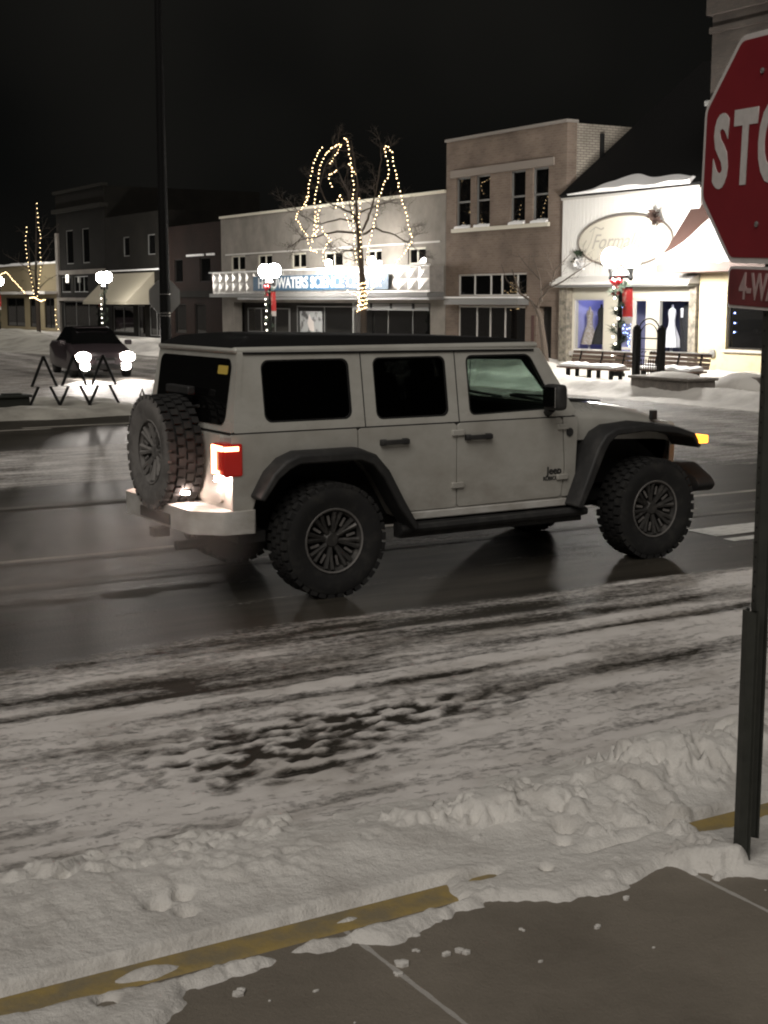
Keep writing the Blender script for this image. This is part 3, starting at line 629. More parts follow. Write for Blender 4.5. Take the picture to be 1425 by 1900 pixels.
# tail lamps
for s in (-1, 1):
    b = MB(); b.bx(-.80, -.655, s*.70-.085, s*.70+.105 if s > 0 else s*.70+.085, .905, 1.135) if s > 0 else b.bx(-.80, -.655, -.805, -.615, .905, 1.135)
    o = b.build('tail_lamp', M['tail'], jeep, bevel=.015)
    y = s*.705; e = s*.812
    c = MB(); c.bx(-.812, -.797, y-s*.025, y-s*.085, .92, 1.12)
    c.bx(-.812, -.797, y-.085, y+.085, 1.085, 1.12); c.bx(-.812, -.797, y-s*.10+.085*s*.2, y+s*.02, .92, .945)
    c.bx(-.80, -.69, min(e, e-s*.01), max(e, e-s*.01), 1.085, 1.115); pass
    c.build('lit_band', M['tail_hot'], o)
b = MB(); b.plate(rpoly([(-.985, -.62), (-.985, .62), (-.80, .80), (-.56, .815), (-.56, .74), (-.70, .70), (-.70, -.70), (-.56, -.74), (-.56, -.815), (-.80, -.80)], .03, 3), [], lambda u, v, w: (u, v, .50+w), .165)
rb = b.build('rear_bumper', M['salty_lit_paint'], jeep, bevel=.025)  # pale bumper colour holds the light falling on it, besides salt
b = MB(); b.bx(-1.0, -.985, -.28, .28, .52, .60); b.build('licence_bar', BLK, rb, bevel=.005)
for y in (-.70, .66, -.30):
    b = MB(); b.bx(-.81, -.785, y-.06, y+.04, .868, .898) if y != -.30 else b.bx(-.90, -.86, y-.04, y+.04, .74, .76); b.build('bumper_fill_lamp', M['bumper_fill'], jeep)  # small glowing blocks added only to brighten the rear bumper
b = MB(); b.bx(-1.02, -.9, -.05, .05, .40, .469); b.build('tow_hitch', BLK, rb)
b = MB(); b.lathe((-.80, -.45, .40), (-1, 0, 0), [(.035, 0), (.035, .22), (.028, .22)], 12); b.build('exhaust_pipe', BLK, jeep)
b = MB(); b.bx(-.66, -.45, -.72, .72, .42, .50); b.build('mud_guard', BLK, jeep)
# mirrors
for s in (-1, 1):
    b = MB(); b.bx(1.89, 2.0, s*.94-.10, s*.94+.10, 1.27, 1.47); mo = b.build('mirror', BLK, jeep, bevel=.035, seg=3)
    b = MB(); b.tube([(2.0, s*.76, 1.23), (1.96, s*.88, 1.28)], .035, 8); b.build('mirror_arm', BLK, mo)
    b = MB(); b.bx(1.883, 1.891, s*.94-.075, s*.94+.075, 1.295, 1.45); b.build('mirror_glass', M['chrome'], mo)
b = MB(); b.tube([(2.28, .72, 1.2), (2.33, .76, 1.75)], .004, 5); b.build('aerial', BLK, jeep)
# cabin
b = MB()
for x in (.35, 1.30):
    for y in (-.36, .36):
        b.box((x-.12, y, 1.22), (.12, .46, .62), ry=R(-14)); b.box((x-.21, y, 1.57), (.09, .26, .17), ry=R(-12))
b.build('seat', M['seat'], jeep, bevel=.03)
b = MB(); b.bx(2.05, 2.25, -.72, .72, 1.19, 1.27); b.build('dashboard', M['seat'], jeep, bevel=.02)
b = MB(); b.ring([[(1.83+.06*math.sin(a)+.02*math.cos(t), .36+(.18+.015*math.cos(t))*math.cos(a), 1.22+(.17)*math.sin(a)+.015*math.sin(t)) for t in [2*math.pi*j/6 for j in range(6)]] for a in [2*math.pi*i/20 for i in range(20)]], closed=True); b.build('steering_wheel', M['seat'], jeep)
b = MB()
for s in (-1, 1): b.tube([(-.45, s*.66, 1.2), (-.42, s*.62, 1.68), (1.15, s*.62, 1.70), (1.85, s*.63, 1.68), (2.2, s*.7, 1.25)], .03, 6); b.tube([(1.15, s*.62, 1.70), (1.15, s*.68, 1.2)], .03, 6)
b.tube([(1.15, -.62, 1.70), (1.15, .62, 1.70)], .03, 6); b.build('roll_bar', M['seat'], jeep)
# wheels
def wheel_parts(rub, rimm):
    t = MB(); Rr = .412; hw = .135
    t.lathe((0, 0, 0), (0, 1, 0), [(.225, -hw*.82), (.30, -hw*.98), (.35, -hw*1.02), (.385, -hw*.96), (.398, -hw*.80), (.400, 0), (.398, hw*.80), (.385, hw*.96), (.35, hw*1.02), (.30, hw*.98), (.225, hw*.82)], 48, cap=False)
    for k in range(34):
        a = 2*math.pi*k/34
        for yy, da in ((-.105, 0), (-.035, .5), (.035, 0), (.105, .5)):
            aa = a+da*2*math.pi/34
            t.box((math.cos(aa)*.402, yy, math.sin(aa)*.402), (.030, .052, .052), ry=-aa)
    r = MB()
    r.lathe((0, 0, 0), (0, 1, 0), [(.228, -.112), (.236, -.116), (.232, -.10), (.205, -.085), (.20, .0), (.20, .10), (.0, .10)], 40, cap=False)
    r.lathe((0, 0, 0), (0, 1, 0), [(.0, -.082), (.045, -.082), (.07, -.06), (.075, -.02)], 20)
    for k in range(8):
        a = 2*math.pi*k/8
        for q in (-.10, .10):
            r.tube([(math.cos(a)*.055, -.062, math.sin(a)*.055), (math.cos(a+q)*.13, -.075, math.sin(a+q)*.13), (math.cos(a+q*1.25)*.212, -.095, math.sin(a+q*1.25)*.212)], [.02, .017, .020], 6)
    return t, r
t_, r_ = wheel_parts(None, None)
wt = t_.build('tyre', M['rubber'], None, smooth=True, angle=35); wr = r_.build('rim', M['rim'], None, smooth=True, angle=40); wr.data.materials.append(M['rim_edge'])
e_ = MB(); e_.lathe((0, 0, 0), (0, 1, 0), [(.222, -.116), (.234, -.121), (.238, -.112)], 40, cap=False)
for k in range(8):
    a = 2*math.pi*(k+.5)/8; e_.box((math.cos(a)*.15, -.085, math.sin(a)*.15), (.07, .006, .018), ry=-a)
we = e_.build('rim_edge', M['rim_edge'], None, smooth=True)
for x, y, fl, ang in ((0, -.805, 0, 10), (3.08, -.805, 0, 33), (0, .805, 1, 50), (3.08, .805, 1, 5)):
    e = link(bpy.data.objects.new('wheel', None), jeep); e.location = (x, y, .412); e.rotation_euler = (0, R(ang), math.pi if fl else 0); e.empty_display_size = .1
    for src in (wt, wr, we):
        c = src.copy(); C.objects.link(c); c.parent = e
wr.data.update()
e = link(bpy.data.objects.new('spare_wheel', None), jeep); e.location = (-.90, .02, 1.02); e.rotation_euler = (0, 0, -math.pi/2)
wt2 = wt.copy(); wt2.data = wt.data.copy(); wt2.data.materials.append(M['salt_rubber'])
for p in wt2.data.polygons:
    if p.normal.y < -.35 and p.center.y < -.09: p.material_index = 1
wt2.data.update(); C.objects.link(wt2); wt2.parent = e; wt2.name = 'tyre'
for src in (wr, we):
    c = src.copy(); c.data = src.data.copy(); c.data.materials[0] = M['salt_rubber']; C.objects.link(c); c.parent = e
for o in (wt, wr, we): bpy.data.objects.remove(o)
b = MB(); b.bx(-.80, -.73, -.14, .16, .85, 1.2); b.build('spare_carrier', BLK, jeep, bevel=.01)
b = MB(); b.bx(-.80, -.74, -.20, .22, 1.44, 1.50); b.build('brake_light_bar', BLK, jeep, bevel=.01)

# the front end is a little shorter than a straight copy of the side measurements: pull everything ahead of the cowl back
for o in list(jeep.children):
    o.location.x = o.location.x if o.location.x < 2.2 else 2.2+(o.location.x-2.2)*.93
    for q in [o]+list(o.children):
        if q.type == 'MESH' and q.name.split('.')[0] not in ('tyre', 'rim', 'rim_edge'):
            for v in q.data.vertices:
                if v.co.x > 2.2: v.co.x = 2.2+(v.co.x-2.2)*.93

# exhaust drifting low behind the car
def smoke_mat():
    m = bpy.data.materials.new('exhaust_smoke'); m.use_nodes = True; nt = m.node_tree; nt.nodes.clear(); L = nt.links
    o = nt.nodes.new('ShaderNodeOutputMaterial'); v = nt.nodes.new('ShaderNodeVolumePrincipled'); v.inputs['Color'].default_value = (.85, .82, .78, 1); v.inputs['Anisotropy'].default_value = .2
    t = nt.nodes.new('ShaderNodeTexCoord'); n = nt.nodes.new('ShaderNodeTexNoise'); n.inputs['Scale'].default_value = 1.3; n.inputs['Detail'].default_value = 3
    g = nt.nodes.new('ShaderNodeTexGradient'); g.gradient_type = 'SPHERICAL'; mp = nt.nodes.new('ShaderNodeMapping')
    L.new(t.outputs['Object'], n.inputs['Vector']); mp.inputs['Scale'].default_value = (1/1.5, 1/1.0, 1/.42); L.new(t.outputs['Object'], mp.inputs[0]); L.new(mp.outputs[0], g.inputs[0])
    a = nt.nodes.new('ShaderNodeMapRange'); a.inputs['From Min'].default_value = .42; a.inputs['From Max'].default_value = .72; L.new(n.outputs['Fac'], a.inputs[0])
    x = nt.nodes.new('ShaderNodeMath'); x.operation = 'MULTIPLY'; L.new(a.outputs[0], x.inputs[0]); L.new(g.outputs['Fac'], x.inputs[1])
    y = nt.nodes.new('ShaderNodeMath'); y.operation = 'MULTIPLY'; y.inputs[1].default_value = 2.2; L.new(x.outputs[0], y.inputs[0]); L.new(y.outputs[0], v.inputs['Density']); L.new(v.outputs[0], o.inputs['Volume'])
    return m
b = MB(); b.ball((0, 0, 0), 1, 16, (1.5, 1.0, .42)); o = b.build('exhaust_smoke', smoke_mat()); o.location = (2.9, 9.0, .42)
tag(o, 'faint brownish exhaust cloud hanging low over the road behind the car', 'smoke', kind='stuff')

# ------------------------------------------------------------------ stop sign on the near corner
SU = Vector((-.242, -.970, 0)).normalized(); SN = SU.cross(Vector((0, 0, 1)))
post = thing('stop_sign', 'red octagonal stop sign on a dark green post standing in the kerb snow', 'sign', (3.58, 3.44, .10))
def SG(cx, cz, dep=0, tilt=0):
    cx = cx + (-.038 if cz > 2.2 else .012)
    def f(u, v, w):
        c, s_ = math.cos(tilt), math.sin(tilt); u2, v2 = u*c-v*s_, u*s_+v*c
        p = SU*(u2+cx)+Vector((0, 0, 1))*(v2+cz)+SN*(dep-w); return tuple(p)
    return f
def uchan(b, z0, z1, du, dn, wd=.072, th=.006, dp=.035):
    def q(u, n, z): p = SU*(u+du)+SN*(n+dn); return (p.x-.012*(z-1)*0, p.y, z)
    sec = [(-wd/2, 0), (-wd/2, th), (-wd*.28, th), (-wd*.22, dp), (wd*.22, dp), (wd*.28, th), (wd/2, th), (wd/2, 0), (wd*.32, 0), (wd*.17, dp-th), (-wd*.17, dp-th), (-wd*.32, 0)]
    n = 24 
    b.ring([[q(u, d, z0+(z1-z0)*k/n) for u, d in sec] for k in range(n+1)])
b = MB(); uchan(b, .12, 2.86, 0, -.03, .078); uchan(b, -.3, .95, .014, .012, .078)
pm = b.build('post', M['post_green'], post)
b = MB()
for k in range(50):
    p = SU*0+SN*(.006)+Vector((0, 0, .25+k*.052)); b.lathe(p, SN, [(.0045, 0), (.0045, .0015)], 8)
b.build('post_hole', M['gap'], pm)
def octo(r): return [(r*math.cos(R(22.5+45*k)), r*math.sin(R(22.5+45*k))) for k in range(8)]
RO = .381/math.cos(R(22.5)); CZ = 2.52; TL = R(-2.2)
b = MB(); b.plate(rpoly(octo(RO), .03, 3), [], SG(0, CZ, .026, TL), .003); pl = b.build('sign_plate', M['sign_white'], post)
b = MB(); b.plate(rpoly(octo(RO-.021), .02, 3), [], SG(0, CZ, .0285, TL), .002); pr = b.build('red_face', M['sign_red'], pl)
def sign_text(body, size, cx, cz, dep, tilt, par, m, sx, off, sy=1):
    cx = cx + (-.038 if cz > 2.2 else .012)
    o = text('lettering', body, m, size, par, 0, SU, ext=.0012, offset=off, sx=sx)
    Rt = Matrix.Rotation(tilt, 4, SN); T = Matrix.Translation(SN*dep + Vector((0, 0, cz)) + SU*cx)
    o.data.transform(T @ Rt); return o
sign_text('S', .335, -.252, CZ, .0295, TL, pl, M['sign_white'], .66, .0125)
sign_text('T', .335, -.095, CZ, .0295, TL, pl, M['sign_white'], .70, .0125)
sign_text('O', .355, .078, CZ, .0295, TL, pl, M['sign_white'], .62, .0125)
sign_text('P', .355, .252, CZ, .0295, TL, pl, M['sign_white'], .66, .0125)
for v in (-.25, .25):
    b = MB(); b.lathe(Vector(SG(0, CZ+v, .0295)(0, 0, 0)), SN, [(.010, 0), (.010, .004), (.004, .007)], 8); b.build('bolt', M['galv'], pl)
p4 = link(bpy.data.objects.new('plaque', None), post)
b = MB(); b.plate(rrect(-.228, .228, -.072, .072, .022), [], SG(0, 2.055, .026, TL), .003); w4 = b.build('plaque_plate', M['sign_white'], p4)
b = MB(); b.plate(rrect(-.218, .218, -.062, .062, .018), [], SG(0, 2.055, .0285, TL), .002); b.build('plaque_face', M['plaque_red'], p4)
sign_text('4-WAY', .125, 0, 2.055, .0295, TL, p4, mat('plaque_letter', (.46, .33, .32), .5), .74, .003)

# ------------------------------------------------------------------ buildings along the far side (front faces on x = XF)
XF = 26.5
def Q(px0, px1, py0, py1, X=XF):          # rectangle on the facade plane from two photo corners -> (y0, y1, z0, z1)
    ya, zb = FX(px0, (py0+py1)/2, X); yb, _ = FX(px1, (py0+py1)/2, X); xm = (px0+px1)/2
    return (min(ya, yb), max(ya, yb), FX(xm, py1, X)[1], FX(xm, py0, X)[1])
def shell(name, mt, parent, y0, y1, z1, holes, depth=.28, back=9, X=XF, z0=-.1, roofm=None):
    b = MB(); hs = [[(h[0], h[2]), (h[1], h[2]), (h[1], h[3]), (h[0], h[3])] for h in holes]
    b.plate([(y0, z0), (y1, z0), (y1, z1), (y0, z1)], hs, FACE(X), depth)
    b.bx(X+depth+.001, X+back, y0, y0+.2, z0, z1-.002); b.bx(X+depth+.001, X+back, y1-.2, y1, z0, z1-.002); b.bx(X+back, X+back+.2, y0, y1, z0, z1-.003)
    w_ = b.build(name, mt, parent)
    b = MB(); b.bx(X+depth+.004, X+back, y0+.203, y1-.203, z1-.5, z1-.4); b.build('roof', roofm or M['shingle'], parent); return w_
def window(parent, h, X=XF, dep=.16, frame=M['trim_grey'], pane=M['dark_glass'], fw=.05, mull=(), rail=(), sill=None, name='window', snow=False):
    y0, y1, z0, z1 = h; b = MB()
    b.plate([(y0-.002, z0-.002), (y1+.002, z0-.002), (y1+.002, z1+.002), (y0-.002, z1+.002)], [[(y0+fw, z0+fw), (y1-fw, z0+fw), (y1-fw, z1-fw), (y0+fw, z1-fw)]], FACE(X+dep-.03), .06)
    o = b.build(name, frame, parent)
    for t in mull: c = MB(); yy = y0+(y1-y0)*t; c.bx(X+dep-.028, X+dep+.028, yy-fw*.5, yy+fw*.5, z0+fw, z1-fw); c.build('mullion', frame, o)
    for t in rail: c = MB(); zz = z0+(z1-z0)*t; c.bx(X+dep-.034, X+dep+.024, y0+fw, y1-fw, zz-fw*.5, zz+fw*.5); c.build('rail', frame, o)
    c = MB(); c.bx(X+dep, X+dep+.01, y0+fw*.8, y1-fw*.8, z0+fw*.8, z1-fw*.8); c.build('pane', pane, o)
    if sill: c = MB(); c.bx(X-.09, X+.10, y0-.06, y1+.06, z0-.09, z0-.003); c.build('sill', sill, o)
    if snow:
        c = MB(); n = 12; c.ring([[(X-.10, y0+(y1-y0)*i/n, z0), (X-.08, y0+(y1-y0)*i/n, z0+.05+.04*rnd.random()), (X+.1, y0+(y1-y0)*i/n, z0+.09+.06*rnd.random()), (X+.1, y0+(y1-y0)*i/n, z0)] for i in range(n+1)]); c.build('sill_snow', M['snow_clean'], o, smooth=True)
    return o
def backing(parent, y0, y1, z1, m, X=XF, d=.9):
    b = MB(); b.bx(X+d, X+d+.05, y0+.25, y1-.25, .1, z1); b.build('interior', m, parent)

# --- two-storey brown brick building
BY0, BY1 = 33.62, 40.05
bb = thing('brick_building', 'two-storey brown brick building with four tall upstairs windows left of the white shop', 'building', (0, 0, 0))
ups = [(38.62, 39.46, 4.42, 6.07), (37.53, 38.32, 4.42, 6.07), (35.64, 36.42, 4.42, 6.07), (34.48, 35.27, 4.42, 6.07)]
tr = (35.5, 39.3, 2.22, 2.93); sf = (35.55, 39.3, .15, 1.90); dr = (34.22, 34.98, .12, 1.9)
shell('wall', M['brick_brown'], bb, BY0, BY1, 7.27, ups+[tr, sf, dr], depth=.35)
for i, h in enumerate(ups): window(bb, h, dep=.09, rail=(.52,), snow=True, frame=M['trim_grey'], fw=.055)
b = MB(); b.bx(XF-.09, XF+.0, 34.38, 39.62, 4.30, 4.418); b.build('sill_course', M['trim_cream'], bb)
b = MB(); b.bx(XF-.05, XF, 34.2, 39.75, 6.09, 6.32); b.build('lintel', mat('lintel_stone', (.22, .19, .165), .8), bb)
b = MB(); b.bx(XF-.06, XF+.4, BY0-.03, BY1+.03, 7.272, 7.36); b.build('coping', mat('coping_stone', (.23, .21, .19), .8), bb)
window(bb, tr, dep=.07, frame=M['trim_white'], fw=.05, mull=(.14, .36, .52, .76), name='transom_window')
b = MB(); b.bx(XF-.42, XF-.002, 35.38, 39.5, 1.94, 2.14); cn = b.build('storefront_canopy', M['trim_grey'], bb)
b = MB(); b.bx(XF-.44, XF-.004, 35.36, 39.52, 2.142, 2.20); b.build('canopy_snow', M['snow_clean'], cn, bevel=.02)
window(bb, sf, dep=.07, frame=M['trim_white'], fw=.05, mull=(.30, .52, .72), rail=(.2,), name='storefront_window', pane=M['dark_glass'])
b = MB(); b.bx(XF+.28, XF+.32, dr[0]+.02, dr[1]-.02, .12, 1.88); b.build('door', M['interior_dark'], bb)
b = MB(); b.bx(XF-.02, XF-.001, 35.08, 35.22, .75, 1.62); b.build('wall_plaque', mat('plaque_maroon', (.07, .03, .025), .7), bb)
wsg = thing('accessibility_sign', 'blue wheelchair symbol sign in the storefront of the brown brick building', 'sign', (XF+.12, 37.25, 1.5))
b = MB(); b.plate(rrect(-.24, .24, -.33, .33, .03), [], lambda u, v, w: (w, u, v), .02); b.build('sign_board', M['blue_decal'], wsg)
b = MB(); b.lathe((-.004, .04, .17), (-1, 0, 0), [(.035, 0), (.035, .004)], 12); b.tube([(-.008, .04, .13), (-.008, .02, -.02), (-.008, -.09, -.02), (-.008, -.13, -.15)], .018, 6); b.ring([[(-.008+.0*t, .02+(.11+.014*math.cos(t))*math.cos(a), -.10+(.11+.014*math.cos(t))*math.sin(a)) if False else (-.008+.008*math.sin(t), .03+(.11+.014*math.cos(t))*math.cos(a), -.09+(.11+.014*math.cos(t))*math.sin(a)) for t in [2*math.pi*j/5 for j in range(5)]] for a in [R(100+26*i) for i in range(10)]]); b.build('wheelchair_symbol', M['sign_white'], wsg)
# side wall facing the shop roof
b = MB(); b.bx(XF+.36, XF+8.9, BY0-.012, BY0-.001, 0, 7.26); b.build('side_wall', M['brick_pale'], bb)
b = MB(); b.tube([(XF+1.25, BY0-.09, 6.1), (XF+1.25, BY0-.09, 7.0)], .07, 8); b.build('vent_pipe', M['iron'], bb)

# --- science center
FLOOD = mat('flood_lens', (1, 1, 1), .3, emit=(1, .94, .86), es=230)
SY0, SY1 = 40.08, 58.2
sc_ = thing('science_building', 'long low building with quilted metal band, blue name sign and pale upper wall', 'building')
wins_s = [Q(541, 568, 469, 498), Q(601, 636, 467, 496), Q(681, 708, 463, 493), Q(757, 790, 459, 491), Q(428, 455, 474, 503), Q(478, 505, 472, 500)]
low = (41.0, 57.0, .14, 1.98)
shell('wall', M['stucco_grey'], sc_, SY0, SY1, 5.64, wins_s+[low], depth=.4, back=12)
for h in wins_s: window(sc_, h, dep=.08, frame=M['trim_cream'], fw=.07, mull=(.5,))
b = MB(); b.bx(XF-.07, XF+.45, SY0, SY1+.03, 5.642, 5.74); b.build('coping', M['trim_cream'], sc_)
b = MB(); b.bx(XF-.04, XF-.001, SY0+.3, SY1-.5, 4.02, 4.08); b.build('belt_moulding', M['trim_white'], sc_)
# quilted metal band (pyramid panels) on the marquee
b = MB(); n = 26; dy = (SY1-.3-SY0-.1)/n
for i in range(n):
    for j in range(2):
        y0, y1 = SY0+.1+dy*i, SY0+.1+dy*(i+1); z0, z1 = 2.42+.40*j, 2.82+.40*j; X = 25.93
        b.add([(X, y0, z0), (X, y1, z0), (X, y1, z1), (X, y0, z1), (X-.035, (y0+y1)/2, (z0+z1)/2)], [(0, 1, 4), (1, 2, 4), (2, 3, 4), (3, 0, 4)])
qb = b.build('metal_band', M['metal_panel'], sc_)
b = MB(); b.bx(25.934, XF-.001, SY0+.1, SY1-.3, 2.36, 3.24); b.build('marquee', M['metal_panel'], sc_)
b = MB(); b.bx(25.80, XF-.002, SY0+.05, SY1-.2, 2.20, 2.357); b.build('marquee_edge', M['trim_grey'], sc_)
b = MB(); b.bx(25.86, XF-.002, SY0+.05, 55.2, 2.10, 2.197); b.build('marquee_lip', mat('bright_metal', (.5, .5, .5), .3, .7), sc_)
b = MB(); b.bx(25.78, 25.93, SY0+.05, SY1-.2, 3.242, 3.29); b.build('marquee_cap', M['snow_clean'], sc_)
window(sc_, (41.2, 46.4, .5, 1.78), X=XF+.5, dep=.02, frame=M['trim_grey'], mull=(.33, .66), name='shop_window')
window(sc_, (47.2, 51.9, .3, 1.85), X=XF+.5, dep=.02, frame=M['trim_grey'], mull=(.5,), name='shop_window')
window(sc_, (52.6, 56.6, .7, 1.75), X=XF+.5, dep=.02, frame=M['trim_grey'], mull=(.33, .66), name='shop_window')
b = MB(); b.bx(XF+.55, XF+.6, 40.9, 57.1, .1, 2.1); b.build('recess_wall', M['interior_dark'], sc_)
b = MB(); b.bx(XF+.05, XF+.13, 46.4, 46.5, .12, 1.98); b.build('column', M['galv'], sc_)
for y in (42.1, 43.6, 45.0): b = MB(); b.bx(XF-.03, XF+.02, y-.06, y+.06, 1.78, 1.96); b.build('soffit_bracket', M['iron'], sc_)
b = MB(); b.bx(XF+.0, XF+.05, 41.1, 46.3, 1.72, 1.96); b.build('valance', M['trim_grey'], sc_)
po = thing('poster', 'grey picture poster in the dark lower window under the metal band', 'poster', (XF+.42, 50.55, 1.22))
b = MB(); b.plate([(-.95, -.48), (.95, -.48), (.95, .42), (-.95, .42)], [], lambda u, v, w: (w, u, v), .02); b.build('sheet', M['poster'], po)
b = MB(); b.plate([(-.3, -.4), (.1, -.35), (.28, -.05), (.12, .3), (-.05, .1), (-.25, .0)], [], lambda u, v, w: (w-.01, u, v), .01); b.build('picture', M['banner_white'], po)
sg = thing('name_sign', 'long blue sign with white letters reading HEADWATERS SCIENCE CENTER on the metal band', 'sign', (25.84, 48.13, 2.75))
b = MB(); b.bx(-.02, .0, -5.45, 5.45, -.29, .29); b.build('sign_board', M['sign_blue'], sg)
text('lettering', 'HEADWATERS SCIENCE CENTER', mat('letter_white', (.8, .8, .8), .5), .60, sg, 0, (0, -1, 0), loc=(-.022, 0, -.005), ext=.004, offset=.012, sx=1.13)
# wall-wash floods standing on the marquee cap
for i, (y, lab, rr_) in enumerate(((46.4, 'bare white marquee globe above the middle of the blue sign', .12), (43.25, 'bright white marquee globe beside the lit tree trunk, above the sign', .15))):
    f = thing('marquee_lamp', lab, 'lamp', (25.48, y, 3.30), group='globe lamps on the marquee')
    b = MB(); b.tube([(.40, 0, -.04), (.2, 0, -.03), (.0, 0, .02)], .018, 6); b.build('arm', M['galv'], f)
    b = MB(); b.ball((0, 0, .15), rr_, 14); b.build('globe', FLOOD, f, smooth=True)

# --- white shop with oval sign and steep dark roof
WY0, WY1 = 27.78, 33.58
ws = thing('white_shop', 'small shop with white siding front, oval sign, stone piers and steep dark snowy roof', 'building')
dwL = (31.78, 33.18, .62, 2.14); dwR = (28.08, 29.52, .60, 2.12); dor = (29.95, 31.2, .14, 2.12)
b = MB(); b.plate([(WY0, -.1), (WY1, -.1), (WY1, 2.52), (WY0, 2.52)], [[(h[0], h[2]), (h[1], h[2]), (h[1], h[3]), (h[0], h[3])] for h in (dwL, dwR, dor)], FACE(XF), .2); b.build('storefront', M['trim_cream'], ws)
b = MB(); sv = []; zz = 2.52; fs = []
nb = 34
prof_s = []
for i in range(nb):       # vertical board-and-batten siding: real ribs
    y = WY0+.02+(WY1-WY0-.04)*i/nb; yy = WY0+.02+(WY1-WY0-.04)*(i+1)/nb
    b.bx(XF-.17, XF-.001, y+.010, yy-.010, 2.56, 5.12)
b.bx(XF-.155, XF-.0, WY0+.02, WY1-.02, 2.561, 5.119); b.build('siding', M['siding_white'], ws)
b = MB(); b.plate([(XF-.55, 2.60), (XF-.17, 2.78), (XF-.17, 2.53), (XF-.55, 2.53)], [], lambda u, v, w: (u, WY0-.05+w, v), WY1-WY0+.1); b.build('skirt_roof', M['siding_white'], ws)
b = MB(); b.bx(XF-.52, XF-.02, WY0, WY1, 2.46, 2.528); b.build('skirt_shadow_board', M['trim_grey'], ws)
b = MB(); b.bx(XF-.22, XF-.172, WY0, WY1, 5.0, 5.12); b.build('eave_trim', M['trim_white'], ws)
b = MB()
for y0, y1 in ((WY0, 28.04), (33.22, WY1)): b = MB(); b.bx(XF-.22, XF-.002, y0, y1, 0, 2.455); b.build('stone_pier', M['stone'], ws)
b = MB(); b.plate([(XF-.32, 5.13), (XF+5.2, 9.4), (XF+9.5, 5.0), (XF+9.5, 4.9), (XF-.20, 5.05)], [], lambda u, v, w: (u, WY0-.12+w, v), WY1-WY0+.10); rf = b.build('roof', M['shingle'], ws)
# snow lying on the eave
b = MB(); n = 40; rr = []
for i in range(n+1):
    y = 28.0+(33.1-28.0)*i/n; t = i/n
    h = .05+.12*max(0, NZ.noise(Vector((y*1.1, 2, 0)))+.35)*sm(1, .75, t)*1.0; l = .16+ (.42*math.exp(-((y-30.8)/.9)**2)+.22*math.exp(-((y-29.0)/.8)**2))
    l *= sm(1.0, .72, t); h *= .25+.75*sm(1.0, .8, t)
    x0 = XF-.36; rr.append([(x0, y, 5.11), (x0-.02, y, 5.14+h*.7), (x0+l*.5, y, 5.12+l*.5*.78+h), (x0+l, y, 5.13+l*.78)])
b.ring(rr); b.build('eave_snow', M['snow_clean'], rf, smooth=True)
# interiors
b = MB(); b.bx(XF+1.3, XF+1.35, 31.4, WY1-.1, .1, 2.4); b.bx(XF+.22, XF+1.3, 31.4, 31.45, .1, 2.4); b.bx(XF+.22, XF+1.3, 31.45, 33.4, .45, .58); b.bx(XF+.22, XF+1.3, 33.42, 33.47, .1, 2.4); b.build('interior', M['interior_blue'], ws)
b = MB(); b.bx(XF+1.6, XF+1.65, WY0+.1, 31.38, .1, 2.4); b.bx(XF+.22, XF+1.6, WY0+.1, 29.7, .45, .58); b.bx(XF+.22, XF+1.6, WY0+.1, 31.38, 2.35, 2.4); b.build('interior', M['interior_deep'], ws)
for h, nm in ((dwL, 'display_window'), (dwR, 'display_window')): window(ws, h, dep=.06, frame=M['trim_white'], fw=.05, pane=M['shop_glass'], name=nm)
o = window(ws, (30.55, 31.2, .14, 2.12), dep=.06, frame=M['trim_white'], fw=.07, pane=M['shop_glass'], rail=(.3,), name='door')
o = window(ws, (29.95, 30.5, .14, 2.12), dep=.06, frame=M['trim_white'], fw=.05, pane=M['shop_glass'], name='side_light')
for y0, y1 in ((31.25, 33.22), (28.04, 29.58)): b = MB(); b.bx(XF-.10, XF+.05, y0, y1, .46, .595); b.build('window_ledge', M['trim_white'], ws)
pl_ = bpy.data.lights.new('display_light', 'POINT'); pl_.energy = 12; pl_.color = (.55, .58, 1.0); pl_.shadow_soft_size = .15; lo = link(bpy.data.objects.new('display_light', pl_), ws); lo.location = (XF+.7, 32.9, 2.2)
pl_ = bpy.data.lights.new('display_light', 'POINT'); pl_.energy = 7; pl_.color = (.7, .75, 1.0); pl_.shadow_soft_size = .15; lo = link(bpy.data.objects.new('display_light', pl_), ws); lo.location = (XF+.7, 29.2, 2.2)
# oval sign
ov = thing('oval_sign', 'cream oval shop sign with dark rim and grey script letters on white siding', 'sign', (XF-.24, 30.72, 3.74))
def ell(a, c, n=48): return [(a*math.cos(2*math.pi*k/n), c*math.sin(2*math.pi*k/n)) for k in range(n)]
b = MB(); b.plate(ell(1.95, .68), [], lambda u, v, w: (w, u, v), .05); b.build('panel', mat('oval_cream', (.60, .57, .49), .5), ov)
b = MB(); b.ring([[(-.03*math.sin(t)-.0, (1.98+.035*math.cos(t))*math.cos(a), (.71+.035*math.cos(t))*math.sin(a)) for t in [2*math.pi*j/6 for j in range(6)]] for a in [2*math.pi*i/60 for i in range(60)]], closed=True); b.build('rim', mat('rim_brown', (.16, .14, .12), .6), ov, smooth=True)
text('lettering', 'Formalities', mat('script_grey', (.38, .36, .32), .5), .60, ov, 0, (0, -1, 0), loc=(-.006, 0, -.02), ext=.005, sx=1.05, shear=.45)
b = MB(); b.tube([(-.01, 1.45, .30), (-.01, 1.2, .42), (-.01, .95, .34), (-.01, .85, .38)], .016, 6); b.tube([(-.01, 1.25, .38), (-.01, 1.4, .0), (-.01, 1.62, -.28), (-.01, 1.75, -.10), (-.01, 1.6, .05)], .014, 6); b.build('flourish', bpy.data.materials['script_grey'], ov, smooth=True)
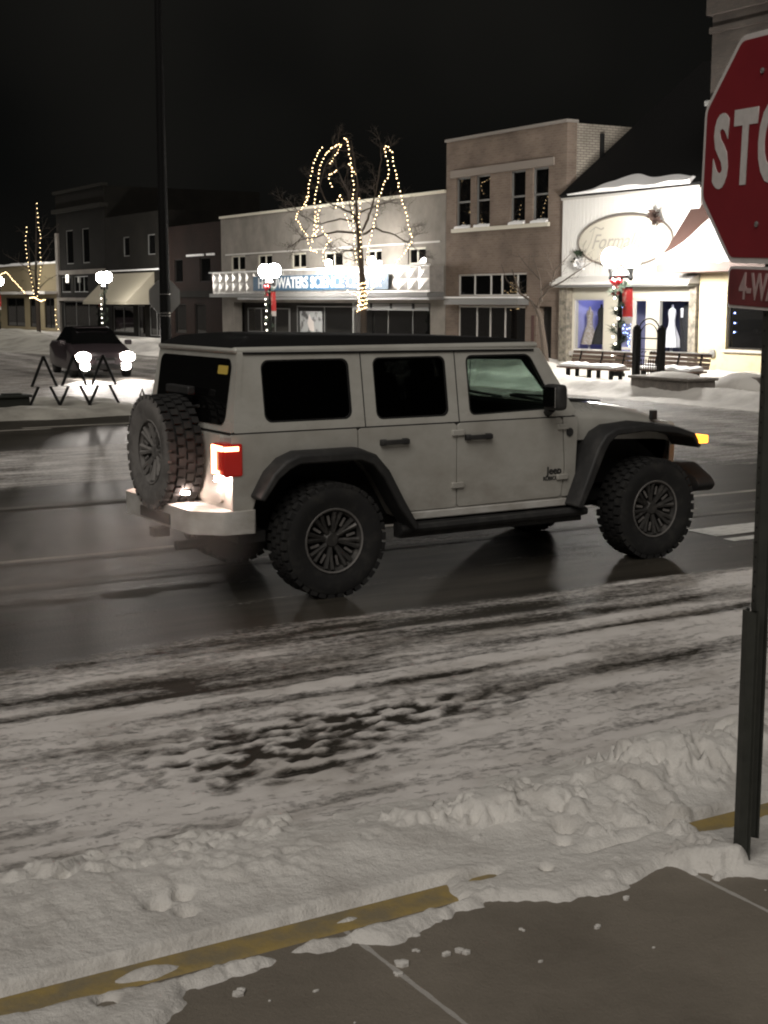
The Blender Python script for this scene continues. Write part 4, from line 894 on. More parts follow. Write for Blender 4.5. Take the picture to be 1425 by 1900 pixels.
def leaf_cluster(name, label, loc, seed, n=60, rad=.22, mt=None, cat='decoration'):
    r = random.Random(seed); b = MB()
    for i in range(n):
        a, e = r.uniform(0, 6.28), r.uniform(-1.3, 1.3); L = rad*r.uniform(.6, 1.1); d = Vector((-abs(math.cos(e)*math.cos(a))*.6, math.cos(e)*math.sin(a), math.sin(e)))
        s_ = d.orthogonal().normalized()*L*.28; c = Vector((r.uniform(-.08, .0), r.uniform(-.5, .5)*rad, r.uniform(-.5, .5)*rad))
        b.add([c, c+d*L*.5+s_, c+d*L, c+d*L*.5-s_], [(0, 1, 2, 3)])
    o = b.build(name, mt or M['garland']); o.location = loc; return tag(o, label, cat)
leaf_cluster('leaf_ornament', 'brown leafy ornament on the upper right rim of the oval sign', (XF-.30, 29.28, 4.32), 4, 70, .26, mat('leaf_brown', (.08, .05, .04), .8))
leaf_cluster('leaf_ornament', 'grey green leafy ornament on the lower left rim of the oval sign', (XF-.30, 32.48, 3.34), 5, 60, .26)
leaf_cluster('snow_clump', 'clump of snow caught on the lower left leaves of the oval sign', (XF-.42, 32.35, 3.14), 6, 120, .20, M['snow_clean'], 'snow')

# --- cream shop with pent roof and tall brick wall above, at the right edge
cb = thing('corner_building', 'tall dark brick building with cream ground floor and snowy red pent roof, right edge', 'building')
CY0, CY1 = 17.0, 27.72
cw_ = (21.5, 26.72, .84, 2.50)
b = MB(); b.plate([(CY0, -.1), (CY1, -.1), (CY1, 2.80), (CY0, 2.80)], [[(cw_[0], cw_[2]), (cw_[1], cw_[2]), (cw_[1], cw_[3]), (cw_[0], cw_[3])]], FACE(XF-.15), .35); b.bx(XF+.21, XF+9, CY1-.2, CY1, 0, 2.79); b.build('ground_floor', M['stucco_cream'], cb)
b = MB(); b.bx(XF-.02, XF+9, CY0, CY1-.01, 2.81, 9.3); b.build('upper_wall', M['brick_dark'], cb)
b = MB(); b.bx(XF-.14, XF+9.1, CY0, CY1+.11, 9.302, 9.9); b.bx(XF-.08, XF+9.1, CY0, CY1+.05, 8.85, 9.0); b.build('cornice', M['brick_dark'], cb)
b = MB(); b.bx(XF-.16, XF-.0, CY0, CY1+.05, 7.05, 7.18); b.build('belt_course', M['trim_grey'], cb)
b = MB(); b.plate([(XF-1.25, 2.86), (XF-1.25, 3.06), (XF-.03, 4.65), (XF-.03, 2.86)], [], lambda u, v, w: (u, CY1+.42-w, v), 9.5); pr_ = b.build('pent_roof', M['shingle_red'], cb)
b = MB(); b.bx(XF-1.30, XF-1.252, CY0+.9, CY1+.44, 2.80, 3.07); b.plate([(XF-1.25, 2.80), (XF-1.25, 2.858), (XF-.03, 2.858), (XF-.03, 2.80)], [], lambda u, v, w: (u, CY1+.42-w, v), 9.5); b.build('fascia', M['fascia'], cb)
b = MB(); rr = []
for i in range(44):
    y = CY1+.40-i*.1; t = i/43; l = .95*(.42+.50*math.exp(-((i-10)/6)**2)+.14*NZ.noise(Vector((y*2.2, 3, 0))))*min(1, .25+i*.07); h = .10+.05*NZ.noise(Vector((y*3, 1, 0)))
    dr_ = .02+.10*max(0, NZ.noise(Vector((y*4, 7, 0)))) ; x0 = XF-1.31
    rr.append([(x0, y, 3.07-dr_), (x0-.02, y, 3.10+h), (x0+l*.5, y, 3.08+l*.5*1.3+h), (x0+l, y, 3.075+l*1.3)])
b.ring(rr); b.build('roof_snow', M['snow_clean'], pr_, smooth=True)
o = window(cb, cw_, X=XF-.15, dep=.12, frame=M['interior_dark'], fw=.05, pane=M['dark_glass'], name='shop_window', mull=(.5,))
b = MB(); b.bx(XF-.22, XF-.02, cw_[0]-.05, cw_[1]+.05, .77, .835); b.build('window_sill', M['trim_white'], cb)
b = MB(); b.lathe((XF-.152, 27.15, .72), (-1, 0, 0), [(.11, 0), (.11, .06), (.04, .08)], 14); b.build('hose_cover', M['galv'], cb)
wd = thing('window_decal', 'deep blue decal strip with small white letters at the bottom of the cream building window', 'decal', (XF+.035, 25.9, .9))
b = MB(); b.bx(-.004, .002, -.9, .78, .0, 1.0); b.build('film', mat('film_blue', (.03, .035, .12), .3), wd)
text('lettering', 'FROZEN YOGURT', mat('decal_white', (.35, .35, .45), .5), .13, wd, 0, (0, -1, 0), loc=(-.006, .15, .20), ext=.001, align='CENTER')

# --- darker buildings further along
rb_ = thing('red_brick_building', 'low dark red brick building left of the quilted metal band', 'building')
wn_ = [(60.0, 61.3, .5, 1.9), (62.3, 63.7, .5, 1.9), (59.4, 60.6, 2.9, 4.0), (62.6, 63.6, 2.9, 4.0)]
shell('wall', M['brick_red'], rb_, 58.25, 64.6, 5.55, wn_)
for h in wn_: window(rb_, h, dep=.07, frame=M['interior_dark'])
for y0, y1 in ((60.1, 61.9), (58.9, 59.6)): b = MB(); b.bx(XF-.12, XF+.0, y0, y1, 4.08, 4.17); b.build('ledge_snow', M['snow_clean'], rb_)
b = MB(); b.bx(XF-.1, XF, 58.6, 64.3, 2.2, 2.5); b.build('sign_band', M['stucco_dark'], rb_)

ab = thing('awning_building', 'dark two-storey building with a long cream sloped awning behind the stop sign back', 'building')
wa = [(65.2, 67.0, .3, 1.75), (67.6, 68.6, .14, 1.8), (69.2, 72.2, .4, 1.75), (66.0, 67.0, 4.3, 5.3), (69.5, 70.4, 4.3, 5.3)]
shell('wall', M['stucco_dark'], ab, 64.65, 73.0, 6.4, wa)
for h in wa: window(ab, h, dep=.07, frame=M['trim_grey'], mull=(.5,) if h[1]-h[0] > 1.2 else ())
b = MB(); b.plate([(XF-1.5, 1.86), (XF-1.5, 2.0), (XF-.002, 3.45), (XF-.002, 1.86)], [], lambda u, v, w: (u, 66.2+w, v), 6.4); b.build('awning', M['awning'], ab)
b = MB(); b.bx(XF-.1, XF, 65, 72.5, 3.55, 3.62); b.build('ledge_snow', M['snow_clean'], ab)

tb = thing('corner_block', 'tall dim two-storey block with pale corner strip and cornice, far left behind the street lamp', 'building')
wt_ = [(78.3, 79.6, 4.1, 6.0), (75.6, 76.8, 4.1, 6.0), (79.0, 80.6, 2.5, 3.4), (76.0, 78.4, 2.5, 3.4), (74.0, 80.4, .3, 2.0)]
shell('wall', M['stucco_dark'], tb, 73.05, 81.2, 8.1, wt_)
for h in wt_: window(tb, h, dep=.07, frame=M['trim_grey'], mull=(.33, .66) if h[1]-h[0] > 2 else ())
b = MB(); b.bx(XF-.25, XF+.2, 73.0, 81.3, 7.0, 7.22); b.bx(XF-.15, XF+.2, 73.0, 81.3, 8.102, 8.25); b.build('cornice', mat('cornice_grey', (.022, .021, .018), .8, spec=.1), tb)
b = MB(); b.bx(XF-.12, XF-.001, 80.75, 81.2, 0, 5.9); b.bx(XF-.12, XF-.001, 73.1, 80.7, 3.5, 3.75); b.bx(XF-.2, XF-.001, 73.1, 80.7, 2.02, 2.2); b.build('pilaster', M['stucco_grey'], tb)
b = MB(); b.bx(XF-.3, XF-.26, 78.5, 78.9, 3.05, 3.5); b.build('lit_wall_lamp', mat('wall_lamp', (.9, .9, .8), .4, emit=(1, .95, .82), es=1.6), tb)

yb = thing('cream_shop', 'low pale yellow shop front lit by the lamp at the far left edge', 'building')
wy = [(82.0, 84.0, .4, 2.2), (84.8, 87.0, .4, 2.2), (88, 92, .4, 2.2)]
shell('wall', mat('stucco_tan', (.20, .165, .095), .85), yb, 81.25, 100, 4.2, wy)
for h in wy: window(yb, h, dep=.07, frame=M['interior_dark'], mull=(.5,))
b = MB(); b.bx(XF-.8, XF-.001, 81.3, 96, 2.42, 2.58); b.build('canopy', M['trim_white'], yb)
b = MB(); n = 30; b.ring([[(XF-.12, 81.2+.6*i, 4.2), (XF-.1, 81.2+.6*i, 4.28+.1*rnd.random()), (XF+.4, 81.2+.6*i, 4.3), (XF+.4, 81.2+.6*i, 4.2)] for i in range(n)]); b.build('roof_snow', M['snow_clean'], yb, smooth=True)

# ------------------------------------------------------------------ street lamps with wreath ropes
def garland_mesh(h0, h1, rad, seed, n=900, turns=5):
    r = random.Random(seed); b = MB()
    for i in range(n):
        t = r.random(); z = h0+(h1-h0)*t; a = t*turns*6.283+r.uniform(-.6, .6); bulge = 1+.7*max(0, math.sin(t*turns*6.283*.5))
        c = Vector((math.cos(a)*rad*.6*bulge, math.sin(a)*rad*.6*bulge, z)); d = Vector((r.uniform(-1, 1), r.uniform(-1, 1), r.uniform(-1, .7))).normalized()*rad*r.uniform(.5, 1.1)
        s_ = d.orthogonal().normalized()*.012; b.add([c-s_, c+s_, c+d], [(0, 1, 2)])
    return b
bulb_me = MB().ball((0, 0, 0), .017, 6); bulb_o = bulb_me.build('bulb', M['bulb']); BULB = bulb_o.data; bpy.data.objects.remove(bulb_o)
bw_o = MB().ball((0, 0, 0), .03, 6).build('bulb', M['bulb_white']); BULBW = bw_o.data; bpy.data.objects.remove(bw_o)
bb_o = MB().ball((0, 0, 0), .017, 6).build('bulb', M['bulb_blue']); BULBB = bb_o.data; bpy.data.objects.remove(bb_o)
def bulb(parent, loc, me=None):
    o = link(bpy.data.objects.new('bulb', me or BULB), parent); o.location = loc; return o
lamp0 = thing('street_lamp', 'twin-globe street lamp with bow and red banner in front of the oval shop sign', 'lamp', (23.5, 27.55, .12), group='twin-globe street lamps')
b = MB(); b.lathe((0, 0, 0), (0, 0, 1), [(.17, 0), (.17, .12), (.11, .2), (.09, .5), (.065, .6), (.05, 2.5), (.07, 2.55), (.045, 2.62), (.03, 2.8), (.0, 2.82)], 14); b.build('pole', M['iron'], lamp0, smooth=True)
b = MB(); b.bx(-.03, .03, -.42, .42, 2.52, 2.60); b.build('cross_arm', M['iron'], lamp0, bevel=.01)
for s in (-1, 1):
    b = MB(); b.lathe((0, s*.37, 2.46), (0, 0, 1), [(.03, 0), (.065, .06), (.045, .14), (.08, .28), (.10, .36), (.0, .37)], 12); b.build('globe_cup', M['iron'], lamp0, smooth=True)
    b = MB(); b.ball((0, s*.37, 3.03), .25, 18, (1, 1, 1.05)); b.build('globe', M['globe'], lamp0, smooth=True)
b = MB(); b.ball((0, 0, 2.62), .16, 10, (.7, 1.9, .5)); b.build('arm_snow', M['snow_clean'], lamp0, smooth=True)
lamps = [lamp0]
for y, lab in ((47.35, 'twin-globe street lamp in front of the left end of the blue name sign'), (65.1, 'twin-globe street lamp behind the oncoming car, near the cream awning'), (83.2, 'twin-globe street lamp farthest away at the left edge')):
    lamps.append(dup(lamp0, (23.5, y, .12), 0, lab))
for lp, es in zip(lamps[1:], (260, 100, 90)):      # the farther lamps burn dimmer
    gm = M['globe'].copy(); gm.name = 'globe_dim'; gm.node_tree.nodes['Principled BSDF'].inputs['Emission Strength'].default_value = es; gd = None
    for ch in lp.children:
        if ch.name.startswith('globe') and 'cup' not in ch.name:
            ch.data = ch.data.copy(); ch.data.materials[0] = gm
def pick(y): return {27.55: 'the oval sign lamp', 47.35: 'the science center lamp', 65.1: 'the lamp behind the oncoming car', 83.2: 'the farthest left lamp'}[y]
for k, y in enumerate((27.55, 47.35, 65.1, 83.2)):
    g = thing('garland', 'dark evergreen garland wound round the post of ' + pick(y), 'garland', (23.5, y, .12), group='garlands on street lamp posts')
    garland_mesh(.15, 2.45, .15 if k else .2, k+20, 1500 if k == 0 else 500).build('needles', M['garland'], g)
    r = random.Random(k+40)
    for i in range(9 if k == 0 else 8):
        z = (.35 + (2.1)*(i+.3*r.random())/9); a = r.uniform(2.2, 4.0); bulb(g, (math.cos(a)*.17, math.sin(a)*.17, z), BULBW)
    if k < 2 or k == 3:
        bo = thing('bow', 'red ribbon bow tied under the globes of ' + pick(y), 'bow', (23.40, y+.06, 2.52), group='red bows on street lamps')
        b = MB()
        for s in (-1, 1):
            b.ring([[(-.05*math.sin(t), s*(.02+.17*u), .02+(.03+.07*math.sin(u*3.1))*math.cos(t)+.03*u) for t in [2*math.pi*j/6 for j in range(6)]] for u in (0, .25, .5, .75, 1)])
        b.ball((-.03, 0, .02), .05, 8); b.build('loops', M['bow'], bo, smooth=True)
        for s in (-1, 1):
            b = MB(); b.plate([(0, 0), (s*.05, 0), (s*.16, -.30), (s*.11, -.27), (s*.06, -.31)], [], lambda u, v, w: (-.02+w, u, v), .008); b.build('tail', M['bow'], bo)
        bn = thing('banner', 'small red banner hanging beside the post of ' + pick(y), 'banner', (23.5, y-.26, 2.40), group='red banners on street lamps')
        b = MB(); b.plate([(-.19, -.72), (.19, -.72), (.19, 0), (-.19, 0)], [], lambda u, v, w: (w+.03*math.sin(v*6), u, v), .01); cl = b.build('cloth', M['banner'], bn)
        b = MB(); b.plate([(-.19, -.90), (.19, -.90), (.19, -.722), (-.19, -.722)], [], lambda u, v, w: (w+.02, u, v), .01); b.build('hem', M['banner_white'], bn)
        b = MB(); b.tube([(0, -.20, .01), (0, .26, .01)], .012, 6); b.build('bracket', M['iron'], bn)

# ------------------------------------------------------------------ trees
def limb(b, p, d, L, r0, r1, rg, wob=.18, n=6):
    pts = [Vector(p)]; d = Vector(d).normalized(); rs = [r0]
    for i in range(n):
        d = (d + Vector((rg.uniform(-wob, wob), rg.uniform(-wob, wob), rg.uniform(-wob, wob)))).normalized(); pts.append(pts[-1]+d*L/n); rs.append(r0+(r1-r0)*(i+1)/n)
    b.tube(pts, rs, 5 if r0 > .02 else 3); return pts
def twigs(b, pts, rg, L, r, depth=2, k=4):
    for i in range(k):
        t = rg.uniform(.25, 1); j = min(len(pts)-2, int(t*(len(pts)-1))); p = pts[j].lerp(pts[j+1], rg.random()); ax = (pts[j+1]-pts[j]).normalized()
        d = ax*.6+Vector((rg.uniform(-1, 1), rg.uniform(-1, 1), rg.uniform(-.5, .9)))
        q = limb(b, p, d, L*rg.uniform(.6, 1.1), r, r*.35, rg, .22, 4)
        if depth > 1: twigs(b, q, rg, L*.55, r*.55, depth-1, k)
tree = thing('street_tree', 'bare street tree wrapped in warm white lights in front of the science center', 'tree', (0, 0, 0))
TX = 23.5; rg = random.Random(5)
def TP(cx, cy, dx=0): y, z = FX(400+cx/3.239, 220+cy/3.239, TX); return Vector((TX+dx, y, z))
b = MB(); trunk = [Vector((TX, TP(888, 1160).y-.02, .1)), TP(888, 1160), TP(885, 1000), TP(872, 860), TP(862, 720), TP(850, 600), TP(845, 500), TP(855, 400), TP(835, 260), TP(815, 130)]
b.tube(trunk, [.12, .105, .10, .095, .085, .06, .04, .025, .014, .006], 9)
tk = b.build('trunk', M['bark'], tree, smooth=True)
br = [([(862, 870), (820, 855), (760, 830)], .03, .3), ([(868, 780), (790, 790), (700, 800), (620, 815)], .045, .5), ([(855, 680), (760, 680), (650, 710), (570, 730), (510, 780)], .045, -.4), ([(850, 600), (800, 560), (740, 535), (640, 500), (600, 400), (640, 250), (700, 170)], .045, .2), ([(890, 700), (930, 655), (1010, 690), (1100, 735), (1160, 800)], .045, .3),
      ([(880, 680), (930, 600), (965, 530), (1010, 400), (1050, 250), (1062, 165)], .045, -.3), ([(868, 560), (930, 510), (1040, 490)], .03, .6), ([(855, 620), (790, 600), (700, 640), (620, 590), (560, 480)], .035, -.7), ([(850, 560), (815, 450), (760, 330), (735, 200), (775, 165)], .03, -.2), ([(850, 640), (760, 540), (700, 450), (690, 330)], .03, .8)]
b = MB(); tw = MB()
for path, r0, dx in br:
    pts = [TP(x, y, dx*i/len(path)*1.6) for i, (x, y) in enumerate(path)]
    fine = []
    for i in range(len(pts)-1):
        for t in (0, .33, .66): fine.append(pts[i].lerp(pts[i+1], t)+Vector((rg.uniform(-.03, .03), rg.uniform(-.03, .03), rg.uniform(-.03, .03))))
    fine.append(pts[-1]); n = len(fine)
    b.tube(fine, [r0*(1-.85*i/n) for i in range(n)], 5); twigs(tw, fine, rg, .75, .012, 3, 6)
bo_ = b.build('branches', M['bark'], tree, smooth=True); tw.build('twigs', M['bark'], tree)
strands = {
 'up the trunk to the topmost tip': [(880, 1160), (905, 1080), (880, 1010), (875, 900), (860, 760), (850, 580), (848, 500), (855, 400), (840, 280), (825, 190), (815, 125), (795, 120)],
 'along the outer left limb': [(570, 690), (580, 560), (575, 490), (600, 370), (610, 290), (640, 210), (690, 165), (735, 155)],
 'just inside the outer left limb': [(595, 520), (615, 400), (640, 280), (655, 235), (690, 180)],
 'near the crown top, left of the trunk': [(710, 270), (740, 230), (775, 170)],
 'hanging through the middle left branches': [(675, 530), (705, 450), (720, 520), (745, 600), (765, 660)],
 'short run below the crown top': [(812, 335), (780, 275), (770, 272)],
 'inner left branch tip': [(735, 315), (690, 340), (690, 380), (705, 410)],
 'sagging far left, lowest': [(550, 465), (510, 540), (470, 590), (500, 650), (540, 700), (560, 790), (600, 800)],
 'the large loop on the right': [(940, 860), (950, 760), (980, 640), (1000, 560), (1010, 490), (1030, 430), (1075, 330), (1060, 240), (1045, 175), (1065, 170), (1090, 200), (1105, 290), (1125, 370), (1150, 480), (1175, 570), (1200, 670), (1215, 730), (1190, 780), (1130, 850), (1100, 890)],
 'beside the trunk on its right': [(890, 480), (885, 600), (895, 720), (895, 830)],
 'dangling in the lower left branches': [(600, 600), (625, 670), (580, 720)],
 'lower middle branches by the windows': [(660, 600), (700, 690), (740, 730), (690, 800), (700, 860), (735, 890)],
 'sloping away right of the wrapped trunk foot': [(1030, 960), (960, 1030), (920, 1060)],
 'sloping away left of the wrapped trunk foot': [(800, 960), (820, 1040), (870, 1060)],
 'inner right of the left limb': [(590, 500), (570, 620), (565, 690), (545, 740)]}
def strand(label, pts, step, parent_loc=None, grp='light strings in the street trees', me=None, jit=.022):
    s_ = thing('light_string', label, 'string lights', tuple(pts[0]), group=grp)
    o0 = Vector(pts[0]); pts = [Vector(p) for p in pts]; L = [0]
    for a, c in zip(pts, pts[1:]): L.append(L[-1]+(c-a).length)
    b = MB(); b.tube([p-o0 for p in pts], .006, 3); b.build('wire', M['wire'], s_)
    n = max(2, int(L[-1]/step)); n = min(n, 98)
    for k in range(n+1):
        d = L[-1]*k/n; j = 0
        while j < len(L)-2 and L[j+1] < d: j += 1
        t = (d-L[j])/max(1e-6, L[j+1]-L[j]); p = pts[j].lerp(pts[j+1], t)
        bulb(s_, p-o0+Vector((-.03+rnd.uniform(-jit, jit), rnd.uniform(-jit, jit), rnd.uniform(-jit, jit))), me)
for lab, P in strands.items():
    dx = rnd.uniform(-.35, .35) if 'trunk' not in lab else -.12
    strand('warm light string ' + lab + ', science center tree', [TP(x, y, dx) for x, y in P], .145)
wrap = []
for i in range(60):
    t = i/59; z = 1.72+t*.95; a = t*6.283*7; c = TP(888, 1100).y; wrap.append(Vector((TX+.14*math.cos(a), c+.03*t+.14*math.sin(a), z)))
strand('warm white lights wound tightly round the lower trunk of the tree before the science center', wrap, .07)

tree2 = thing('street_tree', 'bare tree outlined with two rising light strings at the far left', 'tree')
b = MB(); b.tube([(23.5, 75.6, .1), (23.5, 75.6, 1.9), (23.5, 75.8, 3.4), (23.5, 75.5, 5), (23.5, 75.3, 7.1)], [.13, .11, .07, .04, .01], 8); b.tube([(23.5, 75.6, 1.9), (23.5, 76.8, 3.5), (23.6, 77.2, 5.4)], [.08, .05, .01], 7); b.build('trunk', M['bark'], tree2, smooth=True)
b = MB(); rg = random.Random(8)
for i in range(9): q = limb(b, (23.5, 75.7, 2.2+i*.35), (rg.uniform(-1, 1), rg.uniform(-1, 1), .6), 2.0, .03, .008, rg); twigs(b, q, rg, .7, .01, 2, 3)
b.build('twigs', M['bark'], tree2)
def T2(cx, cy): y, z = FX(cx/3.393, 320+cy/3.393, 23.3); return Vector((23.3, y, z))
strand('sparse warm light string rising on the right side of the far left tree', [T2(*p) for p in ((235, 195), (240, 270), (245, 340), (260, 390), (255, 450), (258, 540), (262, 600), (250, 680), (240, 780))], .24)
strand('warm light string rising on the left side of the far left tree', [T2(*p) for p in ((170, 345), (165, 440), (168, 500), (180, 570), (200, 660), (210, 730), (225, 790))], .24)
strand('warm light string along the low fork of the far left tree', [T2(*p) for p in ((190, 790), (215, 785), (240, 800), (262, 810), (290, 800))], .10)
strand('light string sloping up past the farthest left lamp', [T2(*p) for p in ((0, 650), (40, 625), (70, 660), (110, 705), (165, 765))], .16)
strand('short vertical light string between the far left tree and the pale corner strip', [T2(*p) for p in ((350, 865), (355, 930), (370, 985))], .22)

tree3 = thing('street_tree', 'small bare tree with a forked trunk in front of the brown brick building', 'tree')
T3X = 24.0
def T3(px, py, dx=0): y, z = FX(px, py, T3X); return Vector((T3X+dx, y, z))
b = MB(); b.tube([T3(1014, 690), T3(1010, 640), T3(1003, 590), T3(996, 572)], [.10, .085, .07, .06], 8)
b.tube([T3(997, 575), T3(985, 558), T3(965, 545), T3(950, 500)], [.05, .04, .03, .012], 6); b.tube([T3(998, 572), T3(1002, 555), T3(1020, 535), T3(1045, 522), T3(1068, 505)], [.045, .035, .025, .02, .008], 6); b.tube([T3(1005, 560), T3(1003, 520), T3(990, 480)], [.03, .02, .008], 5)
b.build('trunk', M['bark'], tree3, smooth=True)
b = MB(); rg = random.Random(12)
for P in ((T3(965, 545), T3(940, 520), T3(930, 490)), (T3(1020, 535), T3(1030, 500), T3(1060, 470)), (T3(1045, 522), T3(1080, 498), T3(1100, 485)), (T3(1003, 520), T3(975, 490), T3(960, 470)), (T3(1002, 540), T3(1030, 520), T3(1020, 480))):
    b.tube(P, [.018, .012, .006], 4); twigs(b, [P[0], P[0].lerp(P[1], .5), P[1], P[2]], rg, .55, .008, 2, 4)
b.build('twigs', M['bark'], tree3)

# ------------------------------------------------------------------ benches, iron arch, planters
def make_bench(label, loc, L=2.15):
    t = thing('park_bench', label, 'bench', loc, group='slatted benches before the white shop')
    for z, x in ((.50, .30), (.60, .325), (.70, .35), (.42, .28)):
        b = MB(); b.box((x, 0, z), (.03, L, .075), ry=R(14)); b.build('back_slat', M['wood'], t)
    b = MB(); 
    b.box((.02, 0, .335), (.44, L, .045)); b.build('seat', M['wood'], t)
    for y in (-L*.36, 0, L*.36):
        b = MB(); b.bx(-.12, -.04, y-.04, y+.04, 0, .31); b.bx(.18, .25, y-.04, y+.04, 0, .31); b.box((.30, y, .52), (.03, .05, .5), ry=R(14)); b.bx(-.12, .30, y-.03, y+.03, .27, .309); b.build('leg', M['iron'], t)
    b = MB(); n = 14; b.ring([[(-.22, -L/2+.1+(L-.2)*i/n, .36), (-.20, -L/2+.1+(L-.2)*i/n, .39+.05*rnd.random()), (.18, -L/2+.1+(L-.2)*i/n, .43+.05*rnd.random()), (.22, -L/2+.1+(L-.2)*i/n, .36)] for i in range(n+1)]); b.build('seat_snow', M['snow_clean'], t, smooth=True)
    b = MB(); b.bx(.335, .385, -L/2, L/2, .738, .765); b.build('back_snow', M['snow_clean'], t)
    return t
make_bench('brown slatted bench with snow on its seat, left of the lamp post', (22.3, 27.15, .10), 2.3)
make_bench('brown slatted bench partly hidden behind the black iron arch', (22.8, 24.95, .12), 2.1)
ga = thing('iron_arch', 'black iron arch with two square posts and pickets in front of the shop door', 'arch', (22.0, 24.75, .08))
for s in (-1, 1):
    b = MB(); b.bx(-.07, .07, s*.42-.07, s*.42+.07, 0, 1.35); b.lathe((0, s*.42, 1.35), (0, 0, 1), [(.09, 0), (.09, .04), (.03, .10), (.0, .12)], 8); b.build('post', M['iron'], ga)
b = MB(); b.tube([(0, .40*math.cos(a), 1.18+.42*math.sin(a)) for a in [math.pi*i/12 for i in range(13)]], .018, 6)
b.tube([(0, .30*math.cos(a), 1.18+.30*math.sin(a)) for a in [math.pi*i/12 for i in range(13)]], .012, 6); b.bx(-.01, .01, -.35, .35, 1.13, 1.16); b.build('arch_top', M['iron'], ga)
for i in range(9):
    y = -.32+.08*i; b = MB(); b.tube([(0, y, .06), (0, y, .62)], .012, 5); b.lathe((0, y, .62), (0, 0, 1), [(.022, 0), (.0, .07)], 6); b.build('picket', M['iron'], ga)
b = MB(); b.bx(-.012, .012, -.35, .35, .10, .13); b.bx(-.012, .012, -.35, .35, .52, .55); b.build('rail', M['iron'], ga)
b = MB()
for y in (-.2, -.1, .1, .2): b.ring([[(0+.006*math.sin(t), y+(.045+.008*math.cos(t))*math.cos(a), .80+(.045+.008*math.cos(t))*math.sin(a)) for t in [2*math.pi*j/5 for j in range(5)]] for a in [6.283*i/12 for i in range(5)]], closed=True)
b.bx(-.01, .01, -.35, .35, .88, .90); b.bx(-.01, .01, -.35, .35, .72, .74); b.build('scrollwork', M['iron'], ga)
p1 = thing('planter_wall', 'low grey concrete planter wall below the iron arch, half buried in snow', 'planter', (20.9, 22.9, 0))
b = MB(); b.bx(-.2, .6, -.85, .95, .0, .40); b.bx(-.25, .65, -.9, 1.0, .401, .46); b.build('wall', M['planter'], p1, bevel=.015)
b = MB(); b.ball((.2, .0, .42), .55, 14, (.7, 1.5, .28)); b.build('soil_snow', M['snow_far'], p1, smooth=True)
p2 = thing('planter_wall', 'second low planter wall beside the stop sign post, snow heaped on it', 'planter', (22.0, 21.1, 0))
b = MB(); b.bx(-.2, .6, -1.2, .9, .0, .50); b.build('wall', M['planter'], p2, bevel=.02)
b = MB(); b.ball((.0, .6, .2), .7, 14, (.7, 1.2, .55)); b.build('soil_snow', M['snow_far'], p2, smooth=True)

# ------------------------------------------------------------------ figures in the shop windows and blue lights by the door
def dressform(name, label, cat, loc, rings, m, parts=()):
    t = thing(name, label, cat, loc); b = MB()
    b.ring([[(rx*math.cos(2*math.pi*k/16)*(1+f*math.cos(6*2*math.pi*k/16)), ry*math.sin(2*math.pi*k/16)*(1+f*math.cos(6*2*math.pi*k/16)), z) for k in range(16)] for z, rx, ry, f in rings])
    b.build('garment', m, t, smooth=True)
    for nm, mb, mm in parts: mb.build(nm, mm, t, smooth=True)
    return t
body_d = [(.25, .30, .36, .10), (.55, .22, .27, .08), (.85, .11, .13, .0), (1.0, .10, .12, 0), (1.18, .12, .16, 0), (1.28, .08, .15, 0), (1.33, .04, .05, 0), (1.42, .035, .035, 0)]
dressform('mannequin', 'white short gown on a stand in the right shop window', 'mannequin', (XF+.50, 29.45, .55), [(z, a*.8, c*.85, f) for z, a, c, f in body_d], M['gown'], (('stand', MB().tube([(0, 0, .0), (0, 0, .3)], .04, 8), M['gown']),))
dressform('mannequin', 'black suit with white shirt front in the right shop window', 'mannequin', (XF+.50, 28.88, .55), [(.0, .12, .16, 0), (.35, .13, .19, 0), (.75, .14, .20, 0), (1.1, .15, .24, 0), (1.28, .13, .25, 0), (1.38, .06, .09, 0), (1.46, .05, .05, 0)], M['suit'], (('shirt_front', MB().box((-.15, .02, 1.2), (.02, .08, .25)), M['gown']),))
dressform('mannequin', 'tan lace gown on a form in the blue lit left shop window', 'mannequin', (XF+.45, 32.95, .55), [(z*.95, a*.8, c*.8, f) for z, a, c, f in body_d], M['gown_tan'], (('stand', MB().tube([(0, 0, .0), (0, 0, .3)], .04, 8), M['gown']),))
dressform('mannequin', 'dark gown at the right side of the blue lit left shop window', 'mannequin', (XF+.50, 32.48, .55), [(z, a*.9, c*.8, f) for z, a, c, f in body_d], M['seat'])
pts = []
for i in range(26): t = i/25; pts.append(Vector((XF+.11, 30.92-.30*t+.16*math.sin(t*24), 2.0-1.35*t)))
strand('blue and white light string hanging behind the glass of the white shop door', pts, .10, grp='blue window lights', me=BULBB)
pts = [Vector((XF+.13, 31.0-.2*math.sin(t*9)-.25*t, 1.75-1.0*t)) for t in [i/20 for i in range(21)]]
strand('second tangled blue light string lower behind the white shop door glass', pts, .12, grp='blue window lights', me=BULBB)
strand('vertical row of blue lights along the left side of the cream building window', [Vector((XF-.02, 26.52, 2.42)), Vector((XF-.02, 26.52, 1.3))], .22, grp='blue window lights', me=BULBB)

